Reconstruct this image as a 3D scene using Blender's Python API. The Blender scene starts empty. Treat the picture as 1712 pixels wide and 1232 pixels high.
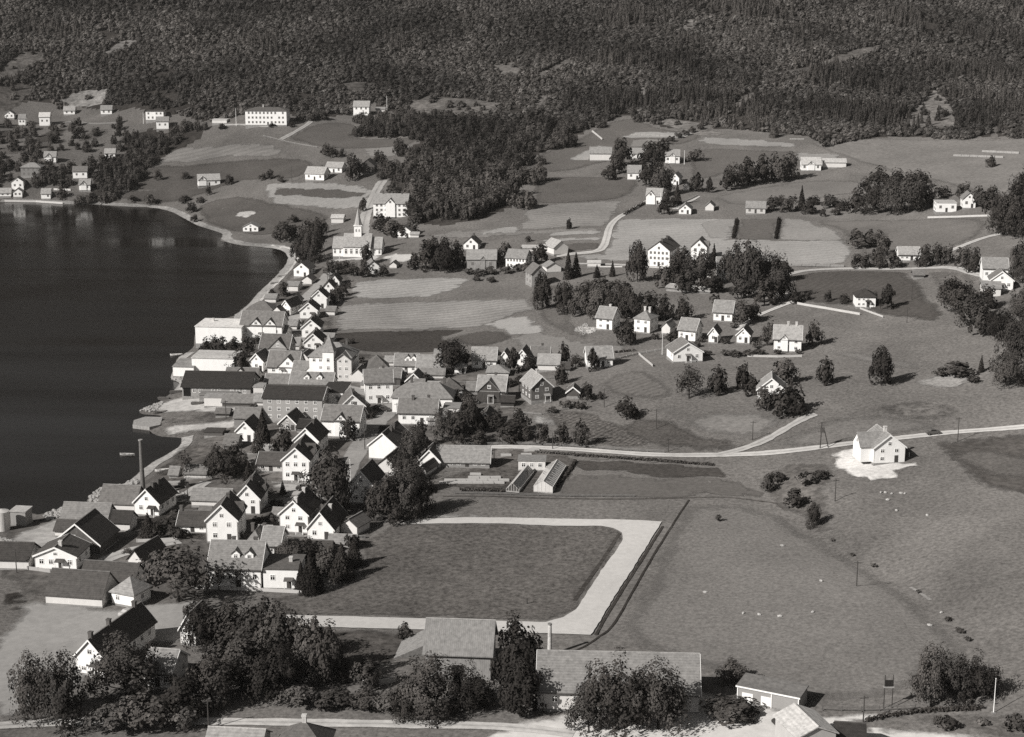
# Aerial photograph of a fjord-side town below a wooded mountain, black-and-white print
import bpy, bmesh, math, random
import numpy as np
from mathutils import Vector, noise as mnoise
from mathutils.geometry import delaunay_2d_cdt

R = random.Random(7)
sc = bpy.context.scene
C = sc.collection

# ------------------------------------------------------------------ camera
PW, PH, F, YH, CAMZ = 1712.0, 1232.0, 2800.0, -60.0, 140.0
TH = math.atan((PH / 2 - YH) / F)
cT, sT = math.cos(TH), math.sin(TH)
cam = bpy.data.cameras.new('camera')
cam.sensor_width = 36.0
cam.lens = 36.0 * F / PW
cam.clip_start = 1.0
cam.clip_end = 20000.0
camo = bpy.data.objects.new('camera', cam)
camo.location = (0, 0, CAMZ)
camo.rotation_euler = (math.pi / 2 - TH, 0, 0)
C.objects.link(camo)
sc.camera = camo

# ------------------------------------------------------------------ world, sun, exposure
SUN_TO = Vector((-0.79, -0.61))           # horizontal direction towards the sun
SUN_TO.normalize()
SUN_EL = math.radians(34)
sv = Vector((SUN_TO.x * math.cos(SUN_EL), SUN_TO.y * math.cos(SUN_EL), math.sin(SUN_EL)))
w = bpy.data.worlds.new('World')
sc.world = w
w.use_nodes = True
nt = w.node_tree
sky = nt.nodes.new('ShaderNodeTexSky')
sky.sky_type = 'NISHITA'
sky.sun_disc = False
sky.sun_elevation = SUN_EL
sky.sun_rotation = math.atan2(SUN_TO.x, SUN_TO.y)
bw = nt.nodes.new('ShaderNodeRGBToBW')     # black-and-white film: the sky has brightness but no colour
bg = nt.nodes['Background']
nt.links.new(sky.outputs[0], bw.inputs[0])
nt.links.new(bw.outputs[0], bg.inputs[0])
bg.inputs[1].default_value = 0.06
sl = bpy.data.lights.new('sun', 'SUN')
sl.energy = 5.0
sl.angle = math.radians(0.53)
sl.color = (1.0, 0.978, 0.945)
so = bpy.data.objects.new('sun', sl)
so.rotation_euler = sv.to_track_quat('Z', 'Y').to_euler()
so.location = (-300, -200, 400)
C.objects.link(so)
sc.view_settings.view_transform = 'Standard'
sc.view_settings.look = 'None'
sc.view_settings.exposure = 0.18
sc.view_settings.gamma = 1.0
sc.view_settings.use_curve_mapping = False
sc.render.engine = 'CYCLES'
sc.cycles.max_bounces = 5
sc.cycles.diffuse_bounces = 2
sc.cycles.glossy_bounces = 2
sc.cycles.transmission_bounces = 3
sc.cycles.transparent_max_bounces = 6
sc.cycles.caustics_reflective = False
sc.cycles.caustics_refractive = False
sc.cycles.use_denoising = False

# ------------------------------------------------------------------ pixel <-> world (layout measured on the photograph)
def ray(px, py):
    dx = (px - PW / 2) / F
    dv = (py - PH / 2) / F
    return dx, cT - dv * sT, -(sT + dv * cT)
def at_h(px, py, h):
    dx, dy, dz = ray(px, py)
    t = (CAMZ - h) / -dz
    return dx * t, dy * t

# ------------------------------------------------------------------ terrain
CP = [  # pixel x, pixel y, height above the fjord
 # foreground and town
 (-80,1300,6),(300,1300,6),(856,1300,6),(1300,1300,7),(1800,1300,9),
 (40,1080,5),(300,1000,4.5),(520,1000,4.5),(760,1100,5.5),(1030,1180,6),(1300,1180,6.5),(1600,1180,9),(1780,1100,12),
 (100,920,3.5),(380,900,4.5),(560,890,5),(800,950,5),(1000,950,5.2),(1250,950,7),(1450,980,9),(1700,950,13),
 (280,830,3),(450,800,5),(620,780,6),(800,800,6),(1000,820,6),(1200,850,7),(1390,840,8.5),(1480,785,12),(1640,800,12.5),(1780,780,16),
 (420,700,3.5),(560,680,5),(700,680,6),(860,690,7),(1000,745,7),(1200,762,8),(1380,755,10.5),(1600,725,15),(1760,700,19),
 (340,640,2.4),(450,600,3.5),(600,600,5),(760,610,6),(900,620,8),(1040,625,12.5),(1120,640,13.5),(1050,690,9),(1250,690,12),(1400,660,15.5),(1600,640,19),(1760,600,25),
 (400,540,2.4),(520,520,3.5),(640,530,5),(800,530,7),(960,570,10),(1090,575,12),(1200,570,13),(1318,590,13.5),(1450,560,17),(1600,540,22),(1760,500,29),
 (500,460,3),(600,440,7),(720,450,8),(860,455,10),(960,500,12),(1100,490,14),(1250,500,16),(1450,512,19),(1600,450,25),(1760,430,33),
 (480,400,3),(650,375,12),(780,410,12),(930,420,14),(1100,445,16),(1300,440,18.5),(1500,435,22),
 (560,345,10),(700,380,13),(850,370,17),(1000,380,18),(1200,380,20.5),(1400,390,22),(1650,370,32),(1780,350,38),
 (380,340,7),(480,300,18),(620,300,21),(760,310,24),(920,310,24),(1060,340,22),(1260,350,23),(1450,345,26),(1600,340,32),
 (200,320,7),(350,300,12),(100,315,8),(0,310,8),(60,260,22),(190,255,22),(330,255,24),(460,245,29),(620,240,32),(900,260,32),(1050,270,31),(1200,290,29),(1360,280,31),(1560,270,36),(1780,270,42),
 (0,200,37),(120,190,39),(260,205,38),(445,208,40),(604,190,43),(760,205,43),(900,215,41),(1040,200,44),(1200,220,41),(1400,232,40.5),(1600,230,42),(1790,230,46),
]
for px in (-120, 250, 620, 990, 1360, 1830):
    k = min(1, max(0, (px - 600) / 700))
    for py, z0, z1 in ((150, 1160, 1110), (110, 1205, 1165), (60, 1275, 1240), (0, 1350, 1315), (-40, 1420, 1385)):
        z = z0 + (z1 - z0) * k
        CP.append((px, py, CAMZ - z * (py - YH) * cT / F))
P3 = [(*at_h(a, b, h), h) for a, b, h in CP]
for X in (-3600, -2400, -1500, -700, 0, 700, 1500, 2400, 3600):
    for Y, h in ((1750, 250), (2300, 440), (2900, 520)):
        P3.append((X, Y, h + 30 * math.sin(X * .002)))
for X, Y, h in ((-900,1150,60),(-1500,1150,70),(-2600,1150,80),(-3600,1150,80),(-900,1030,14),(-1500,1030,14),(-2600,1030,14),(900,1150,110),(1500,1150,150),(2600,1150,200),(900,800,60),(900,500,45),(1500,700,120),(2600,700,220),
                (800,300,40),(1500,200,110),(-300,200,6),(-700,200,8),(-2600,200,10),(0,100,6),(0,-400,6),(-900,-400,8),(900,-400,30),(-2600,-400,10),(2600,-400,120),(-3600,200,10),(3600,600,220),(300,100,8)):
    P3.append((X, Y, h))
P3 = np.array(P3)
S = 1000.0
A = P3[:, :2] / S
def tps_k(r2):
    return np.where(r2 > 1e-12, .5 * r2 * np.log(np.maximum(r2, 1e-12)), 0)
n = len(A)
d2 = ((A[:, None, :] - A[None, :, :]) ** 2).sum(-1)
K = tps_k(d2) + np.eye(n) * 2e-4
Q = np.hstack([np.ones((n, 1)), A])
M = np.zeros((n + 3, n + 3))
M[:n, :n] = K; M[:n, n:] = Q; M[n:, :n] = Q.T
coef = np.linalg.solve(M, np.concatenate([P3[:, 2], np.zeros(3)]))
def tps(x, y):
    out = np.zeros(x.shape)
    u, v = x / S, y / S
    for i in range(n):
        out += coef[i] * tps_k((u - A[i, 0]) ** 2 + (v - A[i, 1]) ** 2)
    return out + coef[n] + coef[n + 1] * u + coef[n + 2] * v

SHORE_PX = [(0,338),(60,338),(110,342),(150,341),(200,345),(260,347),(288,354),(310,366),(330,377),(362,387),(374,392),(368,402),(405,411),
 (440,413),(468,416),(482,424),(485,436),(472,454),(452,474),(434,490),(420,508),(398,526),(365,535),(336,545),(326,560),(324,580),(312,590),(296,600),(290,618),(286,634),(304,641),
 (290,655),(262,674),(236,686),(232,692),(268,694),(272,700),(224,708),(222,716),(250,720),(264,729),(304,732),(303,745),(281,760),(246,779),(226,799),(204,812),(166,815),(146,836),
 (150,848),(100,850),(72,862),(40,856),(0,860)]
SH = [at_h(a, b, 0) for a, b in SHORE_PX]
SH = [(-3500, SH[0][1] + 40), (SH[0][0] - 120, SH[0][1] + 6)] + SH + [(SH[-1][0] - 120, SH[-1][1] - 10), (-3500, SH[-1][1] - 60)]
SHN = np.array(SH)
def shore_sd(x, y):
    """signed distance to the shoreline, negative in the fjord"""
    best = np.full(x.shape, 1e9)
    inside = np.zeros(x.shape, bool)
    m = len(SHN)
    for i in range(m):
        ax, ay = SHN[i]; bx, by = SHN[(i + 1) % m]
        ex, ey = bx - ax, by - ay
        t = np.clip(((x - ax) * ex + (y - ay) * ey) / (ex * ex + ey * ey + 1e-9), 0, 1)
        if i < m - 1:
            best = np.minimum(best, (x - ax - t * ex) ** 2 + (y - ay - t * ey) ** 2)
        c = ((ay > y) != (by > y)) & (x < ex * (y - ay) / (ey if abs(ey) > 1e-9 else 1e-9) + ax)
        inside ^= c
    d = np.sqrt(best)
    return np.where(inside, -d, d)

def axis(lo, a, b, hi, step, far):
    core = np.arange(a, b + step, step)
    l, s = [a], step
    while l[-1] > lo:
        s = min(s * 1.18, far); l.append(l[-1] - s)
    r, s = [core[-1]], step
    while r[-1] < hi:
        s = min(s * 1.18, far); r.append(r[-1] + s)
    return np.array(sorted(l[1:]) + list(core) + r[1:])
GX = axis(-3500, -480, 500, 3500, 4.0, 160)
GY = axis(-400, 285, 1440, 2800, 3.6, 120)
MX, MY = np.meshgrid(GX, GY)
HT = tps(MX, MY)
def fbm(x, y, sc_, octv=3, seed=0.0):
    out = np.zeros(x.shape)
    rg = np.random.RandomState(int(seed * 10) + 3)
    for o in range(octv):
        for k in range(5):
            a = rg.uniform(0, 6.283); f = 6.283 / sc_ * (1.9 ** o) * rg.uniform(.7, 1.4)
            out += np.sin((x * math.cos(a) + y * math.sin(a)) * f + rg.uniform(0, 6.283)) / (2.0 ** o) / 5 ** .5
    return out
mtn = np.clip((HT - 44) / 50, 0, 1)
HT = HT + fbm(MX, MY, 60, 2, 1) * .28 * np.clip((MX + 200) / 300, .1, 1) + fbm(MX, MY, 130, 3, 2) * 2.6 * mtn
def line_dist(pp, h):
    q = [at_h(a_, b_, h) for a_, b_ in pp]
    best = np.full(MX.shape, 1e9)
    for (ax, ay), (bx, by) in zip(q, q[1:]):
        ex, ey = bx - ax, by - ay
        t = np.clip(((MX - ax) * ex + (MY - ay) * ey) / (ex * ex + ey * ey), 0, 1)
        best = np.minimum(best, np.hypot(MX - ax - t * ex, MY - ay - t * ey))
    return best
HT = HT - 2.0 * np.exp(-(line_dist([(1262,800),(1330,850),(1390,905),(1470,950),(1530,990),(1600,1050),(1650,1110)], 8.5) / 8.0) ** 2)
HT = HT - 1.2 * np.exp(-(line_dist([(1470,820),(1500,860),(1512,900),(1490,945)], 9.5) / 9.0) ** 2)
HT = HT + 1.0 * np.exp(-(line_dist([(1600,800),(1650,860),(1700,900)], 12) / 14.0) ** 2) + .8 * np.exp(-(line_dist([(1420,830),(1440,880)], 9) / 9.0) ** 2)
HT = HT - .5 * np.exp(-(line_dist([(1120,885),(1088,935),(1045,1012),(1022,1052)], 5.5) / 3.4) ** 2)
SD = shore_sd(MX, MY)
u = np.clip(SD / 22, 0, 1)
land = np.clip(HT, 1.3, 560)
HT = np.where(SD > 0, np.minimum(SD * .13, 1) * (1 - u * u * (3 - 2 * u)) + land * u * u * (3 - 2 * u), np.maximum(SD * .13, -9))

def hz(x, y):
    i = np.clip(np.searchsorted(GX, x) - 1, 0, len(GX) - 2)
    j = np.clip(np.searchsorted(GY, y) - 1, 0, len(GY) - 2)
    fx = np.clip((x - GX[i]) / (GX[i + 1] - GX[i]), 0, 1)
    fy = np.clip((y - GY[j]) / (GY[j + 1] - GY[j]), 0, 1)
    return HT[j, i] * (1 - fx) * (1 - fy) + HT[j, i + 1] * fx * (1 - fy) + HT[j + 1, i] * (1 - fx) * fy + HT[j + 1, i + 1] * fx * fy
def hz1(x, y):
    return float(hz(np.array([x]), np.array([y]))[0])
TS = np.concatenate([np.arange(230, 700, 1.5), np.arange(700, 1900, 3.0)])
def G(px, py):
    """the point of the ground seen at a pixel of the photograph: x, y, z, depth"""
    dx, dy, dz = ray(px, py)
    zz = CAMZ + dz * TS
    hh = np.maximum(hz(dx * TS, dy * TS), 0)
    k = int(np.argmax(zz <= hh))
    if k == 0:
        t = TS[0] if zz[0] <= hh[0] else TS[-1]
    else:
        a = zz[k - 1] - hh[k - 1]; b = hh[k] - zz[k]
        t = TS[k - 1] + (TS[k] - TS[k - 1]) * a / (a + b + 1e-9)
    x, y = dx * t, dy * t
    return x, y, max(0.0, hz1(x, y)), t

# ------------------------------------------------------------------ materials
def lin(v):
    v /= 255.0
    return ((v + .055) / 1.055) ** 2.4 if v > .04 else v / 12.92
def rgb(v, k=1.15):
    a = min(.80, lin(v) / (k * 1.3)) if v < 240 else .83
    t = min(1, max(0, (v - 30) / 120)) + (.18 if v >= 240 else 0)
    return (a, a * (.885 + .08 * t), a * (.80 + .128 * t), 1)
MATS = {}
def nmat(name):
    m = bpy.data.materials.new(name)
    m.use_nodes = True
    t = m.node_tree
    t.nodes.clear()
    out = t.nodes.new('ShaderNodeOutputMaterial')
    return m, t, out
def mulcol(c, f):
    return (min(1, c[0] * f), min(1, c[1] * f), min(1, c[2] * f), 1)
def ground_mat(v, contrast=.22, grain=.5, scale=1.1, stripe=0.0, sang=0.0, sper=3.0, k=1.0, bump=.35, name='ground', feather=False, rut=False):
    key = ('g', v, contrast, grain, scale, stripe, sang, sper, k, bump, feather, rut)
    if key in MATS: return MATS[key]
    m, t, out = nmat('%s_%d' % (name, v))
    N, L = t.nodes, t.links
    geo = N.new('ShaderNodeNewGeometry')
    base = rgb(v, k * 1.08)
    n1 = N.new('ShaderNodeTexNoise'); n1.inputs['Scale'].default_value = .035; n1.inputs['Detail'].default_value = 5; n1.inputs['Roughness'].default_value = .62
    n2 = N.new('ShaderNodeTexNoise'); n2.inputs['Scale'].default_value = scale; n2.inputs['Detail'].default_value = 6; n2.inputs['Roughness'].default_value = .7
    for q in (n1, n2): L.new(geo.outputs['Position'], q.inputs['Vector'])
    r1 = N.new('ShaderNodeMapRange'); r1.inputs[1].default_value = .32; r1.inputs[2].default_value = .68; r1.inputs[3].default_value = 1 - contrast; r1.inputs[4].default_value = 1 + contrast
    r2 = N.new('ShaderNodeMapRange'); r2.inputs[1].default_value = .3; r2.inputs[2].default_value = .7; r2.inputs[3].default_value = 1 - grain; r2.inputs[4].default_value = 1 + grain
    L.new(n1.outputs[0], r1.inputs[0]); L.new(n2.outputs[0], r2.inputs[0])
    mu = N.new('ShaderNodeMath'); mu.operation = 'MULTIPLY'
    L.new(r1.outputs[0], mu.inputs[0]); L.new(r2.outputs[0], mu.inputs[1])
    last = mu
    if stripe > 0:
        mp = N.new('ShaderNodeMapping'); mp.inputs['Rotation'].default_value = (0, 0, math.radians(sang))
        L.new(geo.outputs['Position'], mp.inputs['Vector'])
        wv = N.new('ShaderNodeTexWave'); wv.inputs['Scale'].default_value = .314 / sper; wv.inputs['Distortion'].default_value = 3.5; wv.inputs['Detail'].default_value = 3; wv.inputs['Detail Scale'].default_value = .6
        L.new(mp.outputs[0], wv.inputs['Vector'])
        r3 = N.new('ShaderNodeMapRange'); r3.inputs[3].default_value = 1 - stripe; r3.inputs[4].default_value = 1 + stripe
        L.new(wv.outputs['Fac'], r3.inputs[0])
        m2 = N.new('ShaderNodeMath'); m2.operation = 'MULTIPLY'
        L.new(last.outputs[0], m2.inputs[0]); L.new(r3.outputs[0], m2.inputs[1]); last = m2
    if rut:
        am = N.new('ShaderNodeAttribute'); am.attribute_name = 'mid'
        n6 = N.new('ShaderNodeTexNoise'); n6.inputs['Scale'].default_value = .5; n6.inputs['Detail'].default_value = 4
        L.new(geo.outputs['Position'], n6.inputs['Vector'])
        q1 = N.new('ShaderNodeMath'); q1.operation = 'MULTIPLY'; L.new(am.outputs['Fac'], q1.inputs[0]); L.new(n6.outputs[0], q1.inputs[1])
        q2 = N.new('ShaderNodeMath'); q2.operation = 'MULTIPLY_ADD'; q2.inputs[1].default_value = -.75; q2.inputs[2].default_value = 1.06; L.new(q1.outputs[0], q2.inputs[0])
        q3 = N.new('ShaderNodeMath'); q3.operation = 'MULTIPLY'; L.new(last.outputs[0], q3.inputs[0]); L.new(q2.outputs[0], q3.inputs[1]); last = q3
    vm = N.new('ShaderNodeVectorMath'); vm.operation = 'SCALE'; vm.inputs[0].default_value = base[:3]
    L.new(last.outputs[0], vm.inputs['Scale'])
    bs = N.new('ShaderNodeBsdfDiffuse'); bs.inputs['Roughness'].default_value = 1
    L.new(vm.outputs[0], bs.inputs['Color'])
    if bump > 0:
        bp = N.new('ShaderNodeBump'); bp.inputs['Strength'].default_value = bump; bp.inputs['Distance'].default_value = .5
        L.new(n2.outputs[0], bp.inputs['Height']); L.new(bp.outputs[0], bs.inputs['Normal'])
    if feather:                                      # grass of one kind grows raggedly into the next
        at = N.new('ShaderNodeAttribute'); at.attribute_name = 'edge'
        n4 = N.new('ShaderNodeTexNoise'); n4.inputs['Scale'].default_value = .45; n4.inputs['Detail'].default_value = 5; n4.inputs['Roughness'].default_value = .75
        L.new(geo.outputs['Position'], n4.inputs['Vector'])
        a1 = N.new('ShaderNodeMath'); a1.operation = 'ADD'; L.new(at.outputs['Fac'], a1.inputs[0]); L.new(n4.outputs[0], a1.inputs[1])
        r4 = N.new('ShaderNodeMapRange'); r4.inputs[1].default_value = .62; r4.inputs[2].default_value = 1.12
        L.new(a1.outputs[0], r4.inputs[0])
        tr = N.new('ShaderNodeBsdfTransparent'); mx = N.new('ShaderNodeMixShader')
        L.new(r4.outputs[0], mx.inputs[0]); L.new(tr.outputs[0], mx.inputs[1]); L.new(bs.outputs[0], mx.inputs[2])
        bs = mx
    L.new(bs.outputs[0], out.inputs[0])
    MATS[key] = m
    return m
def surf_mat(v, kind='wall', k=1.15):
    """painted walls, roofs, timber, stone: value v as it shows in full light"""
    key = ('s', v, kind, k)
    if key in MATS: return MATS[key]
    m, t, out = nmat('%s_%d' % (kind, v))
    N, L = t.nodes, t.links
    base = rgb(v, k if kind != 'roof' else k * .92)
    tc = N.new('ShaderNodeTexCoord')
    oi = N.new('ShaderNodeObjectInfo')
    sp = {'wall': (.9, .07, .6), 'roof': (1.1, .32, .5), 'timber': (1.3, .28, .8), 'stone': (1.6, .35, .2), 'metal': (2, .12, .4), 'glass': (2, .1, .2)}[kind]
    n1 = N.new('ShaderNodeTexNoise'); n1.inputs['Scale'].default_value = sp[0]; n1.inputs['Detail'].default_value = 6; n1.inputs['Roughness'].default_value = .7
    mp = N.new('ShaderNodeMapping')
    mp.inputs['Scale'].default_value = (1, 1, .35) if kind in ('wall', 'timber') else (1, 1, 1)
    ad = N.new('ShaderNodeVectorMath'); ad.operation = 'ADD'
    L.new(tc.outputs['Object'], mp.inputs['Vector']); L.new(mp.outputs[0], ad.inputs[0])
    L.new(oi.outputs['Location'], ad.inputs[1]); L.new(ad.outputs[0], n1.inputs['Vector'])
    r1 = N.new('ShaderNodeMapRange'); r1.inputs[1].default_value = .3; r1.inputs[2].default_value = .7; r1.inputs[3].default_value = 1 - sp[1]; r1.inputs[4].default_value = 1 + sp[1]
    L.new(n1.outputs[0], r1.inputs[0])
    vm = N.new('ShaderNodeVectorMath'); vm.operation = 'SCALE'; vm.inputs[0].default_value = base[:3]
    last = r1
    if kind in ('roof', 'timber'):
        wv = N.new('ShaderNodeTexWave'); wv.bands_direction = 'Z' if kind == 'roof' else 'X'
        wv.inputs['Scale'].default_value = .9 if kind == 'roof' else .8; wv.inputs['Distortion'].default_value = 1.2; wv.inputs['Detail'].default_value = 2
        L.new(tc.outputs['Object'], wv.inputs['Vector'])
        r3 = N.new('ShaderNodeMapRange'); r3.inputs[3].default_value = .91; r3.inputs[4].default_value = 1.06
        L.new(wv.outputs['Fac'], r3.inputs[0])
        m2 = N.new('ShaderNodeMath'); m2.operation = 'MULTIPLY'
        L.new(r1.outputs[0], m2.inputs[0]); L.new(r3.outputs[0], m2.inputs[1]); last = m2
    L.new(last.outputs[0], vm.inputs['Scale'])
    bs = N.new('ShaderNodeBsdfPrincipled')
    L.new(vm.outputs[0], bs.inputs['Base Color'])
    bs.inputs['Roughness'].default_value = {'glass': .08, 'metal': .5}.get(kind, .85)
    if kind in ('roof', 'wall', 'timber', 'stone'):
        bs.inputs['Specular IOR Level'].default_value = .25
        bp = N.new('ShaderNodeBump'); bp.inputs['Strength'].default_value = .04 if kind == 'wall' else .2; bp.inputs['Distance'].default_value = .05
        L.new(last.outputs[0], bp.inputs['Height']); L.new(bp.outputs[0], bs.inputs['Normal'])
    L.new(bs.outputs[0], out.inputs[0])
    MATS[key] = m
    return m
def leaf_mat(v, name, patch=False):
    key = ('l', v, name)
    if key in MATS: return MATS[key]
    m, t, out = nmat(name)
    N, L = t.nodes, t.links
    base = rgb(v, .70 if patch else .94)
    oi = N.new('ShaderNodeObjectInfo'); geo = N.new('ShaderNodeNewGeometry')
    n1 = N.new('ShaderNodeTexNoise'); n1.inputs['Scale'].default_value = .55; n1.inputs['Detail'].default_value = 3
    L.new(geo.outputs['Position'], n1.inputs['Vector'])
    r0 = N.new('ShaderNodeMapRange'); r0.inputs[3].default_value = .78 if patch else .68; r0.inputs[4].default_value = 1.22 if patch else 1.35
    L.new(oi.outputs['Random'], r0.inputs[0])
    r1 = N.new('ShaderNodeMapRange'); r1.inputs[1].default_value = .3; r1.inputs[2].default_value = .7; r1.inputs[3].default_value = .6; r1.inputs[4].default_value = 1.4
    L.new(n1.outputs[0], r1.inputs[0])
    mu = N.new('ShaderNodeMath'); mu.operation = 'MULTIPLY'
    L.new(r0.outputs[0], mu.inputs[0]); L.new(r1.outputs[0], mu.inputs[1])
    if patch:
        n3 = N.new('ShaderNodeTexNoise'); n3.inputs['Scale'].default_value = .014; n3.inputs['Detail'].default_value = 4
        L.new(geo.outputs['Position'], n3.inputs['Vector'])
        r3 = N.new('ShaderNodeMapRange'); r3.inputs[1].default_value = .35; r3.inputs[2].default_value = .65; r3.inputs[3].default_value = .62; r3.inputs[4].default_value = 1.5
        L.new(n3.outputs[0], r3.inputs[0])
        m3 = N.new('ShaderNodeMath'); m3.operation = 'MULTIPLY'; L.new(mu.outputs[0], m3.inputs[0]); L.new(r3.outputs[0], m3.inputs[1]); mu = m3
    vm = N.new('ShaderNodeVectorMath'); vm.operation = 'SCALE'; vm.inputs[0].default_value = base[:3]
    L.new(mu.outputs[0], vm.inputs['Scale'])
    bs = N.new('ShaderNodeBsdfDiffuse')
    L.new(vm.outputs[0], bs.inputs['Color'])
    if patch:                                        # light leaks through thin birch leaves
        tl = N.new('ShaderNodeBsdfTranslucent'); L.new(vm.outputs[0], tl.inputs['Color'])
        mx = N.new('ShaderNodeMixShader'); mx.inputs[0].default_value = .38
        L.new(bs.outputs[0], mx.inputs[1]); L.new(tl.outputs[0], mx.inputs[2]); bs = mx
    L.new(bs.outputs[0], out.inputs[0])
    MATS[key] = m
    return m
def water_mat():
    m, t, out = nmat('fjord_water')
    N, L = t.nodes, t.links
    geo = N.new('ShaderNodeNewGeometry')
    mp = N.new('ShaderNodeMapping'); mp.inputs['Scale'].default_value = (.25, .6, 1)
    L.new(geo.outputs['Position'], mp.inputs['Vector'])
    n1 = N.new('ShaderNodeTexNoise'); n1.inputs['Scale'].default_value = 1.2; n1.inputs['Detail'].default_value = 4
    L.new(mp.outputs[0], n1.inputs['Vector'])
    n2 = N.new('ShaderNodeTexNoise'); n2.inputs['Scale'].default_value = .02; n2.inputs['Detail'].default_value = 3
    L.new(mp.outputs[0], n2.inputs['Vector'])
    r = N.new('ShaderNodeMapRange'); r.inputs[1].default_value = .35; r.inputs[2].default_value = .65; r.inputs[3].default_value = .05; r.inputs[4].default_value = .15
    L.new(n2.outputs[0], r.inputs[0])
    bp = N.new('ShaderNodeBump'); bp.inputs['Distance'].default_value = .12
    L.new(r.outputs[0], bp.inputs['Strength']); L.new(n1.outputs[0], bp.inputs['Height'])
    bs = N.new('ShaderNodeBsdfPrincipled')
    bs.inputs['Base Color'].default_value = (.007, .0058, .0048, 1)
    mr = N.new('ShaderNodeMapRange'); mr.inputs[1].default_value = .35; mr.inputs[2].default_value = .65; mr.inputs[3].default_value = .08; mr.inputs[4].default_value = .3
    n5 = N.new('ShaderNodeTexNoise'); n5.inputs['Scale'].default_value = 1; n5.inputs['Detail'].default_value = 4
    mp5 = N.new('ShaderNodeMapping'); mp5.inputs['Scale'].default_value = (.006, .03, 1); mp5.inputs['Rotation'].default_value = (0, 0, .25)
    L.new(geo.outputs['Position'], mp5.inputs['Vector']); L.new(mp5.outputs[0], n5.inputs['Vector']); L.new(n5.outputs[0], mr.inputs[0]); L.new(mr.outputs[0], bs.inputs['Roughness'])
    bs.inputs['IOR'].default_value = 1.333
    bs.inputs['Specular IOR Level'].default_value = .16
    L.new(bp.outputs[0], bs.inputs['Normal'])
    L.new(bs.outputs[0], out.inputs[0])
    return m
def glass_mat(v=40, clear=.0, name='window_glass'):
    key = ('gl', v, clear)
    if key in MATS: return MATS[key]
    m, t, out = nmat(name)
    N, L = t.nodes, t.links
    bs = N.new('ShaderNodeBsdfPrincipled')
    bs.inputs['Base Color'].default_value = rgb(v, 1.1)
    bs.inputs['Roughness'].default_value = .08
    if clear > 0:
        tr = N.new('ShaderNodeBsdfTransparent'); mx = N.new('ShaderNodeMixShader'); mx.inputs[0].default_value = clear
        L.new(bs.outputs[0], mx.inputs[1]); L.new(tr.outputs[0], mx.inputs[2]); L.new(mx.outputs[0], out.inputs[0])
    else:
        L.new(bs.outputs[0], out.inputs[0])
    MATS[key] = m
    return m

# ------------------------------------------------------------------ object helpers
def mk(name, me, parent=None, loc=None, rotz=None, scale=None):
    o = bpy.data.objects.new(name, me)
    C.objects.link(o)
    if parent is not None: o.parent = parent
    if loc is not None: o.location = loc
    if rotz is not None: o.rotation_euler = (0, 0, rotz)
    if scale is not None: o.scale = scale
    return o
def tag(o, label=None, cat=None, group=None, kind=None):
    if label: o['label'] = label
    if cat: o['category'] = cat
    if group: o['group'] = group
    if kind: o['kind'] = kind
    return o
def mesh(name, vs, fs, mats, mi=None, smooth=False, fix=True):
    me = bpy.data.meshes.new(name)
    me.from_pydata([tuple(v) for v in vs], [], fs)
    for m in (mats if isinstance(mats, (list, tuple)) else [mats]): me.materials.append(m)
    if mi: me.polygons.foreach_set('material_index', mi)
    if fix:
        b = bmesh.new(); b.from_mesh(me)
        bmesh.ops.recalc_face_normals(b, faces=b.faces[:])
        b.to_mesh(me); b.free()
    if smooth: me.polygons.foreach_set('use_smooth', [True] * len(me.polygons))
    me.update()
    return me
class MB:
    """collects boxes, bars and tubes of ONE piece"""
    def __init__(s): s.v, s.f = [], []
    def box(s, x0, x1, y0, y1, z0, z1):
        b = len(s.v)
        s.v += [(x0,y0,z0),(x1,y0,z0),(x1,y1,z0),(x0,y1,z0),(x0,y0,z1),(x1,y0,z1),(x1,y1,z1),(x0,y1,z1)]
        s.f += [tuple(b + i for i in q) for q in ((0,3,2,1),(4,5,6,7),(0,1,5,4),(1,2,6,5),(2,3,7,6),(3,0,4,7))]
        return s
    def poly(s, pts, th):
        """a flat polygon given thickness th (vector)"""
        b = len(s.v); k = len(pts)
        s.v += [tuple(p) for p in pts] + [(p[0]+th[0], p[1]+th[1], p[2]+th[2]) for p in pts]
        s.f += [tuple(range(b, b + k)), tuple(range(b + 2*k - 1, b + k - 1, -1))]
        s.f += [(b+i, b+(i+1) % k, b+k+(i+1) % k, b+k+i) for i in range(k)]
        return s
    def tube(s, p0, p1, r0, r1, n=8):
        p0, p1 = Vector(p0), Vector(p1)
        d = (p1 - p0).normalized()
        a = d.orthogonal().normalized(); c = d.cross(a)
        b = len(s.v)
        for p, r in ((p0, r0), (p1, r1)):
            for i in range(n):
                t = 2 * math.pi * i / n
                s.v.append(tuple(p + a * (r * math.cos(t)) + c * (r * math.sin(t))))
        s.f += [(b+i, b+(i+1) % n, b+n+(i+1) % n, b+n+i) for i in range(n)]
        s.f += [tuple(range(b, b+n)), tuple(range(b+n, b+2*n))]
        return s
    def mesh(s, name, mat): return mesh(name, s.v, s.f, mat)
    def build(s, name, mat, parent=None, **k): return mk(name, s.mesh(name, mat), parent, **k)

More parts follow.
